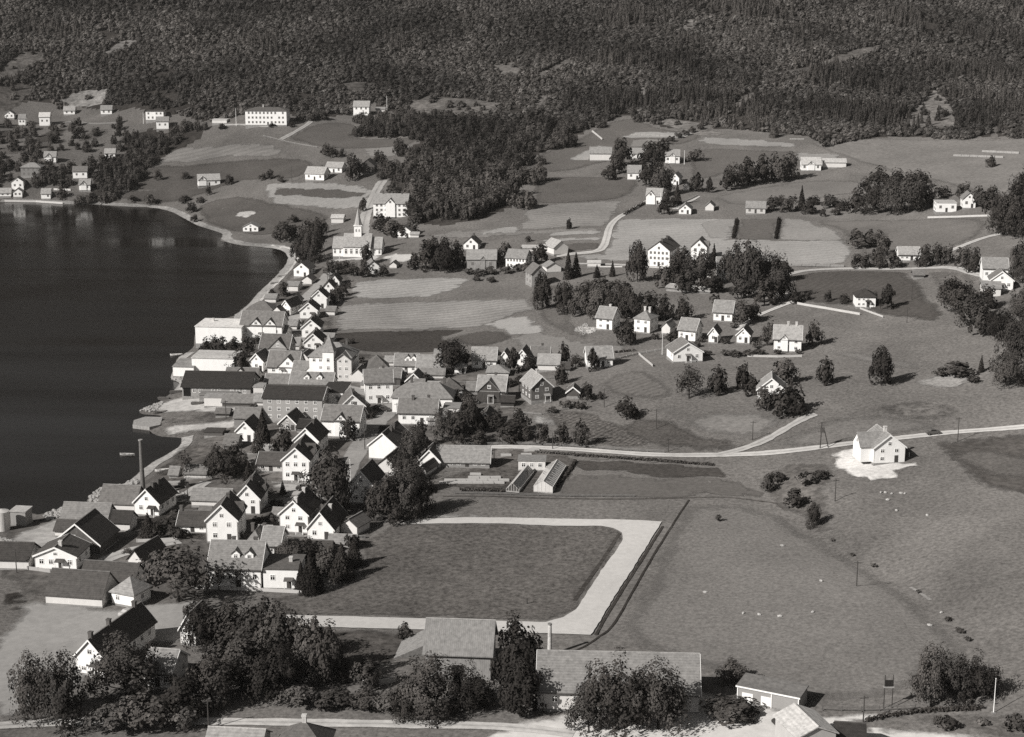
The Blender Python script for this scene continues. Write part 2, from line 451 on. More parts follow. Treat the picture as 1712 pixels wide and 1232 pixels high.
# ------------------------------------------------------------------ the ground, the fjord
def terrain():
    ny, nx = HT.shape
    vs = np.stack([MX, MY, HT], -1).reshape(-1, 3)
    i, j = np.meshgrid(np.arange(nx - 1), np.arange(ny - 1))
    a = (j * nx + i).ravel()
    fs = np.stack([a, a + 1, a + nx + 1, a + nx], -1)
    me = bpy.data.meshes.new('ground')
    me.vertices.add(len(vs)); me.vertices.foreach_set('co', vs.ravel())
    me.loops.add(fs.size); me.loops.foreach_set('vertex_index', fs.ravel())
    me.polygons.add(len(fs))
    me.polygons.foreach_set('loop_start', np.arange(0, fs.size, 4)); me.polygons.foreach_set('loop_total', np.full(len(fs), 4))
    me.polygons.foreach_set('use_smooth', np.ones(len(fs), bool))
    me.materials.append(ground_mat(112, .20, .45, 1.1, name='grass'))
    me.materials.append(ground_mat(66, .25, .5, .3, name='wooded_slope'))
    cx = (MX[:-1, :-1] + MX[1:, 1:]) / 2; cy = (MY[:-1, :-1] + MY[1:, 1:]) / 2
    far = (cy > 1445).ravel() | ((np.abs(cx) > 520).ravel() & (cy > 1000).ravel())
    me.polygons.foreach_set('material_index', far.astype(np.int32))
    me.update(calc_edges=True)
    tag(mk('ground', me), kind='structure')
terrain()
xs = np.array([-3500.0, 200.0]); ys = np.array([330.0, 1200.0])
wm = mesh('fjord_water', [(-3500, 250, 0), (60, 250, 0), (60, 1100, 0), (-3500, 1300, 0)], [(0, 1, 2, 3)], water_mat())
tag(mk('fjord_water', wm), kind='structure')

def pip(x, y, poly):
    c = np.zeros(np.shape(x), bool)
    m = len(poly)
    for i in range(m):
        ax, ay = poly[i]; bx, by = poly[(i + 1) % m]
        e = by - ay if abs(by - ay) > 1e-9 else 1e-9
        c ^= ((ay > y) != (by > y)) & (x < (bx - ax) * (y - ay) / e + ax)
    return c
def dense(pts, step, close):
    out = []
    m = len(pts)
    for i in range(m if close else m - 1):
        a, b = pts[i], pts[(i + 1) % m]
        k = max(1, int(math.hypot(b[0]-a[0], b[1]-a[1]) / step))
        out += [(a[0] + (b[0]-a[0]) * q / k, a[1] + (b[1]-a[1]) * q / k) for q in range(k)]
    if not close: out.append(pts[-1])
    return out
def drape(name, poly, mat, off, step=4.0, jit=.25, feather=0):
    """lays a polygon (world x, y) as a sheet on the terrain"""
    b = dense(poly, step * .7, True)
    b = [(x + R.uniform(-jit, jit), y + R.uniform(-jit, jit)) for x, y in b]
    if feather:
        b = [(x + 2.2 * mnoise.noise((x * .12, y * .12, 1)), y + 2.2 * mnoise.noise((x * .12, y * .12, 7))) for x, y in b]
    xs_ = np.array([p[0] for p in b]); ys_ = np.array([p[1] for p in b])
    gx, gy = np.meshgrid(np.arange(xs_.min() + .5 * step, xs_.max(), step), np.arange(ys_.min() + .5 * step, ys_.max(), step))
    ins = pip(gx, gy, b)
    pts = [Vector(p) for p in b] + [Vector((float(x), float(y))) for x, y in zip(gx[ins], gy[ins])]
    m = len(b)
    v2, _, f2, _, _, _ = delaunay_2d_cdt(pts, [(i, (i + 1) % m) for i in range(m)], [], 1, 1e-3)
    x = np.array([p[0] for p in v2]); y = np.array([p[1] for p in v2])
    z = np.maximum(hz(x, y), 0) + off
    me = mesh(name, list(zip(x.tolist(), y.tolist(), z.tolist())), [tuple(f) for f in f2], mat, smooth=True, fix=False)
    if len(me.polygons) and me.polygons[0].normal.z < 0: me.flip_normals()
    if feather:
        dm = np.full(len(x), 1e9)
        for qx, qy in b: dm = np.minimum(dm, (x - qx) ** 2 + (y - qy) ** 2)
        at = me.attributes.new('edge', 'FLOAT', 'POINT'); at.data.foreach_set('value', np.clip(np.sqrt(dm) / feather, 0, 1))
    return tag(mk(name, me), kind='structure')
def px_poly(pp): return [G(a, b)[:2] for a, b in pp]
def smooth_line(pts, it=2):
    for _ in range(it):
        q = [pts[0]]
        for a, b in zip(pts, pts[1:]):
            q += [(a[0]*.75+b[0]*.25, a[1]*.75+b[1]*.25), (a[0]*.25+b[0]*.75, a[1]*.25+b[1]*.75)]
        q.append(pts[-1]); pts = q
    return pts
def ribbon_pts(pp, wd, world=False, it=2):
    p = pp if world else px_poly(pp)
    p = smooth_line(p, it)
    p = dense(p, 2.5, False)
    Lp, Rp = [], []
    for i, (x, y) in enumerate(p):
        a = p[max(0, i - 1)]; b = p[min(len(p) - 1, i + 1)]
        dx, dy = b[0] - a[0], b[1] - a[1]
        l = math.hypot(dx, dy) + 1e-9
        ww = wd(i / (len(p) - 1)) if callable(wd) else wd
        ww = ww * (1 + .22 * mnoise.noise((x * .22, y * .22, 3)) + .14 * mnoise.noise((x * .7, y * .7, 9)))
        Lp.append((x - dy / l * ww / 2, y + dx / l * ww / 2)); Rp.append((x + dy / l * ww / 2, y - dx / l * ww / 2))
    return Lp, p, Rp
def road(name, pp, wd, mat, off=.16, world=False, it=2):
    Lp, Mp, Rp = ribbon_pts(pp, wd, world, it)
    rows = []
    for l, m, q in zip(Lp, Mp, Rp):
        for t in (0, .16, .4, .5, .6, .84, 1): rows.append((l[0] + (q[0] - l[0]) * t, l[1] + (q[1] - l[1]) * t))
    x = np.array([q[0] for q in rows]); y = np.array([q[1] for q in rows])
    z = np.maximum(hz(x, y), 0) + off
    fs = []
    for i in range(len(Mp) - 1):
        a = 7 * i
        fs += [(a + j, a + j + 1, a + j + 8, a + j + 7) for j in range(6)]
    me = mesh(name, list(zip(x.tolist(), y.tolist(), z.tolist())), fs, mat, smooth=True, fix=False)
    if me.polygons[0].normal.z < 0: me.flip_normals()
    for nm, row in (('edge', (0, 1, 1, 1, 1, 1, 0)), ('mid', (0, 0, .25, 1, .25, 0, 0))):
        at = me.attributes.new(nm, 'FLOAT', 'POINT'); at.data.foreach_set('value', np.tile(np.array(row, float), len(Mp)))
    return tag(mk(name, me), kind='structure')
# ------------------------------------------------------------------ fields, yards, roads
LAY = (.08, .13, .20, .25)
SOFT = {'pasture': 9, 'rough_grass': 6, 'dark_field': 7, 'hay_meadow': 7, 'meadow': 7, 'ploughed_field': 5, 'potato_patch': 5, 'lawn': 5, 'garden': 4, 'dark_lawn': 2.5, 'dry_ground': 3, 'sand_bank': 3, 'town_ground': 6, 'hay_field': 2.0, 'nursery_ground': 3, 'sports_field': 2, 'sand_yard': 1.6, 'plaza': 3, 'gravel_yard': 3.5, 'yard': 2.5, 'churchyard_gravel': 2.5, 'street_square': 3, 'crop_field': 1.5}
def field(name, pp, v, layer=0, contrast=.15, grain=.35, scale=1.1, stripe=0, sang=0, sper=3.0, step=4.5, jit=.3, bump=.3):
    f = SOFT.get(name, 0)
    wp = px_poly(pp)
    if f >= 5:                                       # natural boundaries have no corners
        wp = smooth_line(wp + [wp[0]], 2)[:-1]
    return drape(name, wp, ground_mat(v, contrast, grain, scale, stripe, sang, sper, bump=bump, name=name, feather=f > 0), LAY[layer], step, jit, f)
# foreground
field('sports_field', [(600,905),(660,878),(700,874),(1010,879),(1036,888),(1041,903),(962,1018),(940,1031),(912,1039),(700,1033),(470,1026),(440,1000),(530,996),(600,960)], 96, 0, .2, .6, .9, bump=.6)
field('lawn', [(470,1050),(600,1052),(720,1056),(700,1075),(640,1120),(560,1165),(480,1120)], 84, 0, .25, .6, .5)
field('running_track', [(668,877),(690,869),(780,866),(900,867),(1020,869),(1106,873),(1074,926),(1030,994),(988,1063),(840,1057),(560,1050),(476,1046),(478,1029),(700,1035),(912,1041),(941,1033),(963,1020),(1005,955),(1042,903),(1040,891),(1026,884),(1005,880),(860,877),(760,876)], 190, 2, .08, .10, .8, step=2.6, jit=.12, bump=.1)
field('sand_bank', [(716,864),(730,860),(790,860),(840,865),(800,867),(730,867)], 165, 1, .3, .4)
field('sand_bank', [(868,866),(890,862),(930,863),(985,868),(960,870),(900,868)], 168, 1, .3, .4)
road('ditch', [(1152,836),(1120,885),(1088,935),(1045,1012),(1022,1052),(985,1078),(962,1088)], .6, ground_mat(58, .2, .4, .9, name='ditch', feather=True), .10)
road('ditch', [(1108,880),(1060,955),(1010,1035),(996,1062)], .7, ground_mat(66, .2, .5, .9, name='ditch', feather=True), .10)
road('field_edge', [(1036,892),(1018,920),(985,968),(960,1005)], 1.0, ground_mat(70, .2, .5, .9, name='rank_grass', feather=True), .10)
road('field_edge', [(740,830),(900,832),(1080,835),(1290,836),(1310,850)], 1.0, ground_mat(88, .3, .5, .9, name='rank_grass', feather=True), .08)
road('worn_track', [(1522,982),(1540,993),(1556,1004)], .8, ground_mat(140, .3, .4, .9, name='worn_track', feather=True), .12)
field('rough_grass', [(1255,800),(1290,785),(1330,770),(1390,775),(1400,800),(1375,825),(1395,860),(1400,900),(1370,900),(1340,872),(1300,850),(1270,826)], 98, 0, .35, .6, .5)
field('pasture', [(1140,840),(1300,850),(1380,905),(1470,960),(1600,1060),(1640,1100),(1480,1185),(1250,1170),(1180,1120),(1010,1075),(1060,990)], 116, 0, .13, .38, 1.2)
field('crop_field', [(962,768),(1100,774),(1190,781),(1236,801),(1150,800),(1060,793),(985,786),(958,778)], 76, 0, .2, .4, .8, .08, 85, 1.2)
field('crop_field', [(945,756),(1060,763),(1190,774),(1215,783),(1185,780),(1100,773),(960,766)], 112, 1, .15, .3, .8)
field('crop_field', [(955,790),(1060,797),(1240,805),(1292,833),(1100,832),(940,830)], 101, 0, .1, .25, .8)
field('nursery_ground', [(735,800),(780,785),(860,750),(945,757),(965,770),(960,795),(935,825),(870,826),(820,822),(745,815)], 88, 0, .4, .6, .7)
field('dark_field', [(1525,737),(1600,735),(1720,722),(1790,718),(1790,830),(1664,827),(1630,808),(1590,775),(1555,752)], 84, 0, .25, .45, .5)
field('hay_meadow', [(1560,760),(1600,778),(1660,806),(1712,802),(1780,800),(1780,770),(1712,760),(1640,745)], 98, 1, .2, .4)
field('hay_meadow', [(1087,673),(1122,673),(1150,692),(1200,684),(1290,688),(1330,700),(1310,716),(1240,736),(1172,726),(1140,706),(1096,692)], 126, 0, .15, .3, .7)
field('rough_grass', [(1058,700),(1096,694),(1140,708),(1172,728),(1240,740),(1280,742),(1230,756),(1140,752),(1060,742),(1030,720)], 90, 0, .25, .5)
field('potato_patch', [(905,690),(940,684),(990,690),(1060,715),(1100,748),(1000,748),(930,720)], 95, 0, .2, .85, .9, .2, 35, 1.6, bump=.8)
field('dry_ground', [(893,695),(925,698),(930,712),(905,716),(888,705)], 150, 1, .3, .4)
field('ploughed_field', [(995,642),(1045,618),(1090,622),(1125,650),(1130,664),(1080,672),(1020,662)], 108, 0, .1, .3, .9, .10, 62, 2.6)
field('hay_meadow', [(1280,742),(1390,700),(1440,690),(1530,700),(1600,712),(1500,730),(1400,744),(1330,755)], 118, 0, .15, .35)
field('rough_grass', [(1460,680),(1520,670),(1580,672),(1610,690),(1590,705),(1530,705),(1470,695)], 110, 1, .3, .7, .6)
field('sand_bank', [(1525,640),(1560,626),(1610,625),(1640,632),(1600,648),(1560,650)], 140, 1, .2, .4)
field('hay_meadow', [(1340,575),(1450,590),(1570,612),(1520,622),(1400,598)], 124, 0, .15, .3)
field('sand_yard', [(1386,756),(1420,749),(1445,760),(1455,772),(1538,774),(1540,783),(1500,787),(1500,800),(1460,807),(1422,797),(1392,780)], 216, 2, .2, .25, .8, step=3, jit=.8)
# town ground, quays, shore
field('town_ground', [(0,885),(60,866),(110,858),(160,850),(230,812),(285,768),(312,744),(330,720),(345,690),(310,668),(300,650),(335,600),(350,560),(410,530),(440,505),(470,470),(495,445),(530,445),(575,455),(590,470),(560,520),(565,590),(640,592),(740,600),(900,600),(905,640),(880,690),(830,740),(740,760),(700,820),(640,880),(590,930),(520,985),(300,1000),(60,1000),(0,990)], 104, 0, .4, .5, .35, step=5)
field('dark_lawn', [(0,986),(30,988),(48,1000),(38,1022),(0,1050)], 62, 2, .3, .6)
field('plaza', [(30,1000),(90,1008),(190,1018),(300,1005),(345,1000),(345,1050),(300,1070),(200,1090),(140,1140),(60,1180),(0,1215),(-40,1150),(0,1062),(40,1030)], 160, 1, .14, .14, .5, bump=.1)
field('yard', [(800,1235),(880,1205),(940,1190),(1160,1150),(1236,1176),(1350,1196),(1440,1192),(1500,1190),(1545,1186),(1560,1189),(1455,1204),(1448,1214),(1600,1226),(1712,1233),(1900,1236),(1900,1262),(800,1262)], 204, 1, .10, .14, .4, bump=.1)
road('road', [(-20,1215),(100,1208),(250,1205),(400,1207),(560,1210),(720,1212),(860,1216),(960,1228)], 3.6, ground_mat(186, .15, .18, .6, name='gravel_road', feather=True, rut=True), .17)
field('garden', [(1460,1210),(1550,1194),(1640,1192),(1740,1188),(1760,1236),(1600,1222)], 104, 0, .3, .5)
field('gravel_yard', [(305,662),(330,655),(420,672),(425,688),(380,690),(300,690),(240,690),(262,676)], 190, 1, .2, .25, .5)
field('gravel_yard', [(262,712),(330,708),(395,700),(400,715),(330,722),(275,728)], 196, 1, .2, .25, .5)
field('rough_grass', [(270,696),(360,690),(395,695),(330,706),(275,710)], 110, 2, .35, .7, .5)
field('rough_grass', [(300,745),(330,740),(400,752),(400,770),(345,800),(280,812),(245,815),(262,790)], 92, 2, .4, .7, .4)
field('gravel_yard', [(85,868),(150,868),(180,905),(150,935),(60,925),(10,905),(40,885)], 168, 1, .35, .3, .4)
field('rough_grass', [(0,905),(40,915),(65,922),(50,928),(0,922)], 96, 2, .4, .8, .6)
field('street_square', [(452,812),(480,806),(560,806),(580,818),(540,832),(470,830)], 178, 1, .1, .15)
field('garden', [(228,865),(300,850),(345,858),(345,905),(290,903),(235,890)], 72, 1, .3, .6)
road('street', [(664,672),(655,684),(638,700),(614,726),(596,756),(582,786),(566,815),(520,836),(440,842),(380,846),(330,836),(300,830)], 6.5, ground_mat(146, .15, .15, .5, name='street', feather=True), .17)
road('street', [(640,700),(600,712),(560,720)], 5, ground_mat(150, .12, .15, .5, name='street', feather=True), .16)
road('street', [(552,453),(536,474),(512,496),(494,520),(492,550),(505,590),(512,625),(560,645),(612,655),(660,676)], 6, ground_mat(160, .15, .15, .5, name='street', feather=True), .15)
road('lane', [(345,806),(320,822),(295,840)], 4, ground_mat(170, .15, .2, .5, name='lane', feather=True, rut=True), .18)
road('lane', [(300,905),(240,915),(190,930),(160,945)], 5, ground_mat(176, .15, .2, .5, name='lane', feather=True, rut=True), .16)
road('shore_gravel', [(x + 1.0, y + .3) for x, y in SH[15:24]], 4, ground_mat(165, .25, .35, .8, name='shore_gravel', feather=True), .12, True)
def shore_strip(i0, i1, wd, v, off=.10):
    pts = smooth_line(SH[i0:i1], 1)
    q = []
    for i, (x, y) in enumerate(pts):
        a = pts[max(0, i-1)]; b = pts[min(len(pts)-1, i+1)]
        dx, dy = b[0]-a[0], b[1]-a[1]; l = math.hypot(dx, dy) + 1e-9
        q.append((x - dy / l * wd * .42, y + dx / l * wd * .42))
    # land lies on the left of the far-to-near shoreline
    if shore_sd(np.array([q[len(q)//2][0]]), np.array([q[len(q)//2][1]]))[0] < 0:
        q = [(2*x - X, 2*y - Y) for (x, y), (X, Y) in zip(pts, q)]
    road('shore_gravel', q, wd, ground_mat(v, .3, .45, .8, name='shore_gravel', feather=True), off, True, 0)
shore_strip(2, 12, 5, 150)
shore_strip(11, 17, 6, 150)
shore_strip(15, 24, 5, 190)
shore_strip(28, 34, 4, 165)
shore_strip(43, 50, 4.0, 178)
# main road and tracks
GR = ground_mat(188, .16, .12, .6, name='gravel_road', feather=True, rut=True)
road('road', [(725,751),(800,748),(860,747),(1000,754),(1110,762),(1200,761),(1300,757),(1390,746),(1450,738),(1520,731),(1600,722),(1720,713),(1800,704),(2050,686)], 3.6, GR)
road('road', [(1196,762),(1240,752),(1280,737),(1315,716),(1345,699),(1364,693)], 3.2, ground_mat(176, .15, .15, .6, name='gravel_road', feather=True, rut=True), .19)
road('road', [(930,428),(962,424),(1000,421),(1010,412),(1015,396),(1018,381),(1026,370),(1040,360),(1060,348),(1084,335),(1110,322)], lambda t: 5.0 - 2.4 * t, ground_mat(184, .15, .12, .6, name='gravel_road', feather=True, rut=True))
road('road', [(1305,464),(1330,455),(1360,451),(1412,449),(1519,449),(1578,447),(1607,450),(1620,456),(1650,463)], 4, ground_mat(172, .15, .15, .6, name='gravel_road', feather=True, rut=True))
road('lane', [(1588,420),(1625,404),(1668,391),(1720,384),(1860,372)], 3.5, ground_mat(180, .1, .12, .6, name='lane', feather=True, rut=True))
road('lane', [(1235,553),(1250,536),(1275,524),(1318,507),(1340,500)], 2.6, ground_mat(192, .1, .12, .6, name='lane', feather=True, rut=True))
road('lane', [(1128,350),(1150,338),(1168,328)], 3, ground_mat(186, .1, .12, .6, name='lane', feather=True, rut=True))
road('road', [(640,302),(628,320),(616,345),(608,370),(606,392)], 7, ground_mat(165, .15, .15, .6, name='gravel_road', feather=True, rut=True))
road('lane', [(960,441),(1010,441),(1080,446),(1130,446)], 3, ground_mat(176, .1, .12, .6, name='lane', feather=True, rut=True))
road('lane', [(470,233),(490,223),(512,210),(520,203)], 3.5, ground_mat(165, .1, .12, .6, name='lane', feather=True, rut=True))
road('lane', [(375,209),(410,208),(440,213),(480,210)], 2.5, ground_mat(180, .1, .12, .6, name='lane', feather=True, rut=True))
road('lane', [(90,208),(120,202),(150,208),(200,205)], 3, ground_mat(140, .2, .2, .6, name='lane', feather=True, rut=True))
field('churchyard_gravel', [(640,430),(660,422),(690,424),(702,430),(680,438),(650,442)], 196, 1, .1, .15)
field('gravel_yard', [(545,432),(560,426),(640,428),(640,436),(550,438)], 190, 1, .1, .15)
field('sand_yard', [(958,552),(980,538),(984,545),(1000,548),(995,556),(975,560)], 200, 1, .2, .3)
field('sand_yard', [(390,362),(400,354),(425,350),(430,356),(410,364)], 190, 1, .25, .3)
field('sand_yard', [(1270,492),(1290,485),(1330,490),(1340,498),(1300,500)], 150, 0, .3, .4)
# fields north of the town
field('hay_field', [(586,498),(592,472),(640,466),(766,464),(792,468),(756,486),(722,496),(640,500)], 150, 0, .16, .25, .9, .09, 80, 5)
field('hay_field', [(560,553),(568,512),(610,507),(760,502),(880,500),(900,515),(850,530),(810,545),(770,548),(690,551)], 138, 0, .2, .25, .9, .12, 84, 4.2)
field('crop_field', [(560,557),(690,553),(778,549),(762,556),(745,563),(748,570),(780,580),(720,590),(600,588),(566,580)], 68, 0, .15, .35, .8)
field('meadow', [(745,566),(770,557),(830,551),(868,563),(850,572),(800,582),(760,578)], 86, 1, .15, .35)
field('hay_field', [(812,543),(845,531),(885,529),(905,545),(912,554),(890,560),(850,561)], 160, 1, .1, .2)
field('hay_field', [(850,564),(900,556),(1000,574),(1050,580),(1000,600),(940,600),(880,590)], 128, 0, .12, .25)
field('meadow', [(880,500),(900,475),(960,480),(960,545),(1000,575),(930,555),(900,535)], 104, 0, .2, .4)
# hillside fields, middle
field('hay_field', [(1036,366),(1120,365),(1236,366),(1222,400),(1300,402),(1408,400),(1426,424),(1416,441),(1300,441),(1100,440),(985,434),(960,428),(1006,424),(1018,408),(1026,384)], 148, 0, .14, .22, .9, .05, 88, 5)
field('crop_field', [(1170,375),(1190,367),(1232,367),(1222,399),(1185,399)], 140, 1, .06, .2, .8, .08, 90, 1.5)
field('crop_field', [(1239,366),(1302,366),(1298,401),(1227,401)], 98, 1, .06, .25, .8)
field('hay_field', [(1306,366),(1338,366),(1400,386),(1424,416),(1415,402),(1303,402)], 136, 1, .1, .2, .8)
field('meadow', [(1345,366),(1560,362),(1660,366),(1640,395),(1590,415),(1560,420),(1500,432),(1440,436),(1425,410),(1400,384)], 108, 0, .16, .3)
field('meadow', [(1325,462),(1360,452),(1520,451),(1535,470),(1590,530),(1560,540),(1470,527),(1430,512),(1340,505),(1310,480)], 82, 0, .12, .3, .7, .05, 40, 3)
field('meadow', [(1545,455),(1600,452),(1640,465),(1600,500),(1570,490)], 106, 0, .2, .4)
field('meadow', [(890,340),(895,300),(950,292),(1060,296),(1075,305),(1050,332),(960,340)], 96, 0, .14, .35)
field('hay_field', [(870,384),(880,345),(940,340),(1045,334),(1035,352),(1010,378),(930,382)], 132, 0, .18, .25, .9, .1, 88, 4)
field('hay_field', [(700,398),(760,385),(870,386),(1005,380),(1010,390),(900,392),(800,398)], 128, 0, .2, .3, .7, .12, 88, 2.5)
field('crop_field', [(920,388),(1005,386),(1000,393),(915,394)], 152, 1, .1, .2)
field('crop_field', [(905,401),(1008,396),(1006,402),(905,405)], 148, 1, .1, .2)
field('crop_field', [(930,410),(1005,404),(1004,416),(940,421)], 92, 1, .1, .3, .8)
field('hay_field', [(790,394),(850,377),(880,382),(860,390)], 150, 1, .15, .25)
field('meadow', [(880,290),(885,262),(960,236),(1000,212),(1040,196),(1080,200),(1090,212),(1180,222),(1165,236),(1085,250),(1040,262),(1000,275),(940,288)], 100, 0, .15, .35)
field('hay_field', [(945,268),(1000,241),(1018,246),(985,268)], 150, 1, .1, .2)
field('hay_field', [(1040,228),(1060,220),(1165,221),(1140,232),(1050,231)], 150, 1, .1, .2, .6, .12, 90, 3)
field('hay_field', [(1060,233),(1130,233),(1105,246),(1045,248)], 128, 1, .1, .2)
field('hay_field', [(1165,236),(1178,229),(1240,232),(1330,240),(1340,248),(1260,245),(1190,242)], 146, 0, .12, .2)
field('meadow', [(1150,258),(1175,246),(1340,252),(1345,262),(1250,275),(1190,300),(1150,300)], 100, 0, .12, .3)
field('hay_field', [(1300,262),(1345,255),(1410,257),(1400,268),(1340,268)], 140, 0, .1, .2)
field('meadow', [(1345,238),(1400,236),(1500,230),(1720,230),(1800,232),(1800,330),(1700,340),(1560,300),(1450,275),(1410,262)], 118, 0, .13, .25, .5)
field('meadow', [(1190,330),(1240,318),(1350,300),(1440,300),(1470,315),(1420,325),(1300,340),(1220,345)], 116, 0, .14, .25)
# left hillside
field('hay_field', [(252,272),(300,246),(400,240),(450,240),(486,254),(450,262),(380,262),(310,272)], 130, 0, .2, .25, 1.0, .08, 82, 5)
field('meadow', [(188,334),(215,305),(250,276),(310,276),(400,265),(480,262),(540,270),(500,300),(450,302),(400,300),(330,330),(260,342)], 92, 0, .2, .35)
field('meadow', [(330,345),(400,325),(440,335),(540,352),(560,365),(520,375),(440,395),(400,390),(340,375)], 94, 0, .2, .35)
field('hay_field', [(443,308),(500,305),(562,306),(610,310),(622,322),(612,346),(520,346),(465,344),(446,330)], 152, 0, .1, .2, .6)
field('crop_field', [(461,315),(556,315),(612,322),(606,329),(460,328)], 92, 1, .1, .3)
field('meadow', [(478,232),(520,208),(580,202),(605,215),(585,228),(640,232),(700,228),(690,244),(600,250),(530,247)], 98, 0, .14, .3)
field('hay_field', [(608,250),(640,245),(692,243),(684,256),(640,263),(612,262)], 132, 0, .1, .2)
field('meadow', [(-40,250),(30,246),(70,238),(100,234),(90,244),(40,258),(-40,262)], 98, 0, .15, .3)
field('meadow', [(-40,222),(40,215),(60,218),(30,236),(-40,244)], 76, 0, .15, .3)
field('meadow', [(50,238),(80,216),(120,212),(110,225),(75,240)], 78, 0, .15, .3)
field('meadow', [(115,240),(150,216),(185,215),(180,224),(145,236)], 98, 0, .15, .3)
field('meadow', [(150,274),(165,268),(200,270),(190,280),(160,282)], 92, 0, .15, .3)
# ------------------------------------------------------------------ buildings
WHITE = lambda: surf_mat(250, 'wall', 1.0)
def unit_window():
    a = MB(); t = .11
    a.box(-.5, .5, -.05, .02, -.5, -.5 + t).box(-.5, .5, -.05, .02, .5 - t, .5)
    a.box(-.5, -.5 + t, -.05, .02, -.5 + t, .5 - t).box(.5 - t, .5, -.05, .02, -.5 + t, .5 - t)
    a.box(-.04, .04, -.04, .02, -.5 + t, .5 - t).box(-.5 + t, -.04, -.035, .02, .12, .19).box(.04, .5 - t, -.035, .02, .12, .19)
    fr = a.mesh('window', WHITE())
    b = MB(); b.box(-.5 + t, .5 - t, -.012, .02, -.5 + t, .5 - t)
    return fr, [b.mesh('pane', glass_mat(v_, 0, 'window_glass')) for v_ in (30, 30, 48, 90, 140)]
WIN, PANE = unit_window()
WIN_FAR = mesh('window', [(-.5,-.03,-.5),(.5,-.03,-.5),(.5,-.03,.5),(-.5,-.03,.5),(-.5,.02,-.5),(.5,.02,-.5),(.5,.02,.5),(-.5,.02,.5)],
               [(0,1,2,3),(4,7,6,5),(0,4,5,1),(1,5,6,2),(2,6,7,3),(3,7,4,0)], glass_mat(135, 0, 'far_window_glass'))
CHIM = MB().box(-.5, .5, -.5, .5, 0, .88).box(-.6, .6, -.6, .6, .88, 1.0)
CHIM_D = CHIM.mesh('chimney', surf_mat(105, 'stone')); CHIM_W = CHIM.mesh('chimney', surf_mat(225, 'stone'))
DOOR = MB().box(-.5, .5, -.05, .02, 0, 1).mesh('door', surf_mat(85, 'timber'))
def window(par, x, y, z, wd, ht, rot=0, far=False):
    o = mk('window', WIN_FAR if far else WIN, par, (x, y, z), rot, (wd, 1, ht))
    if not far: mk('pane', R.choice(PANE), o)
    return o
class House: pass
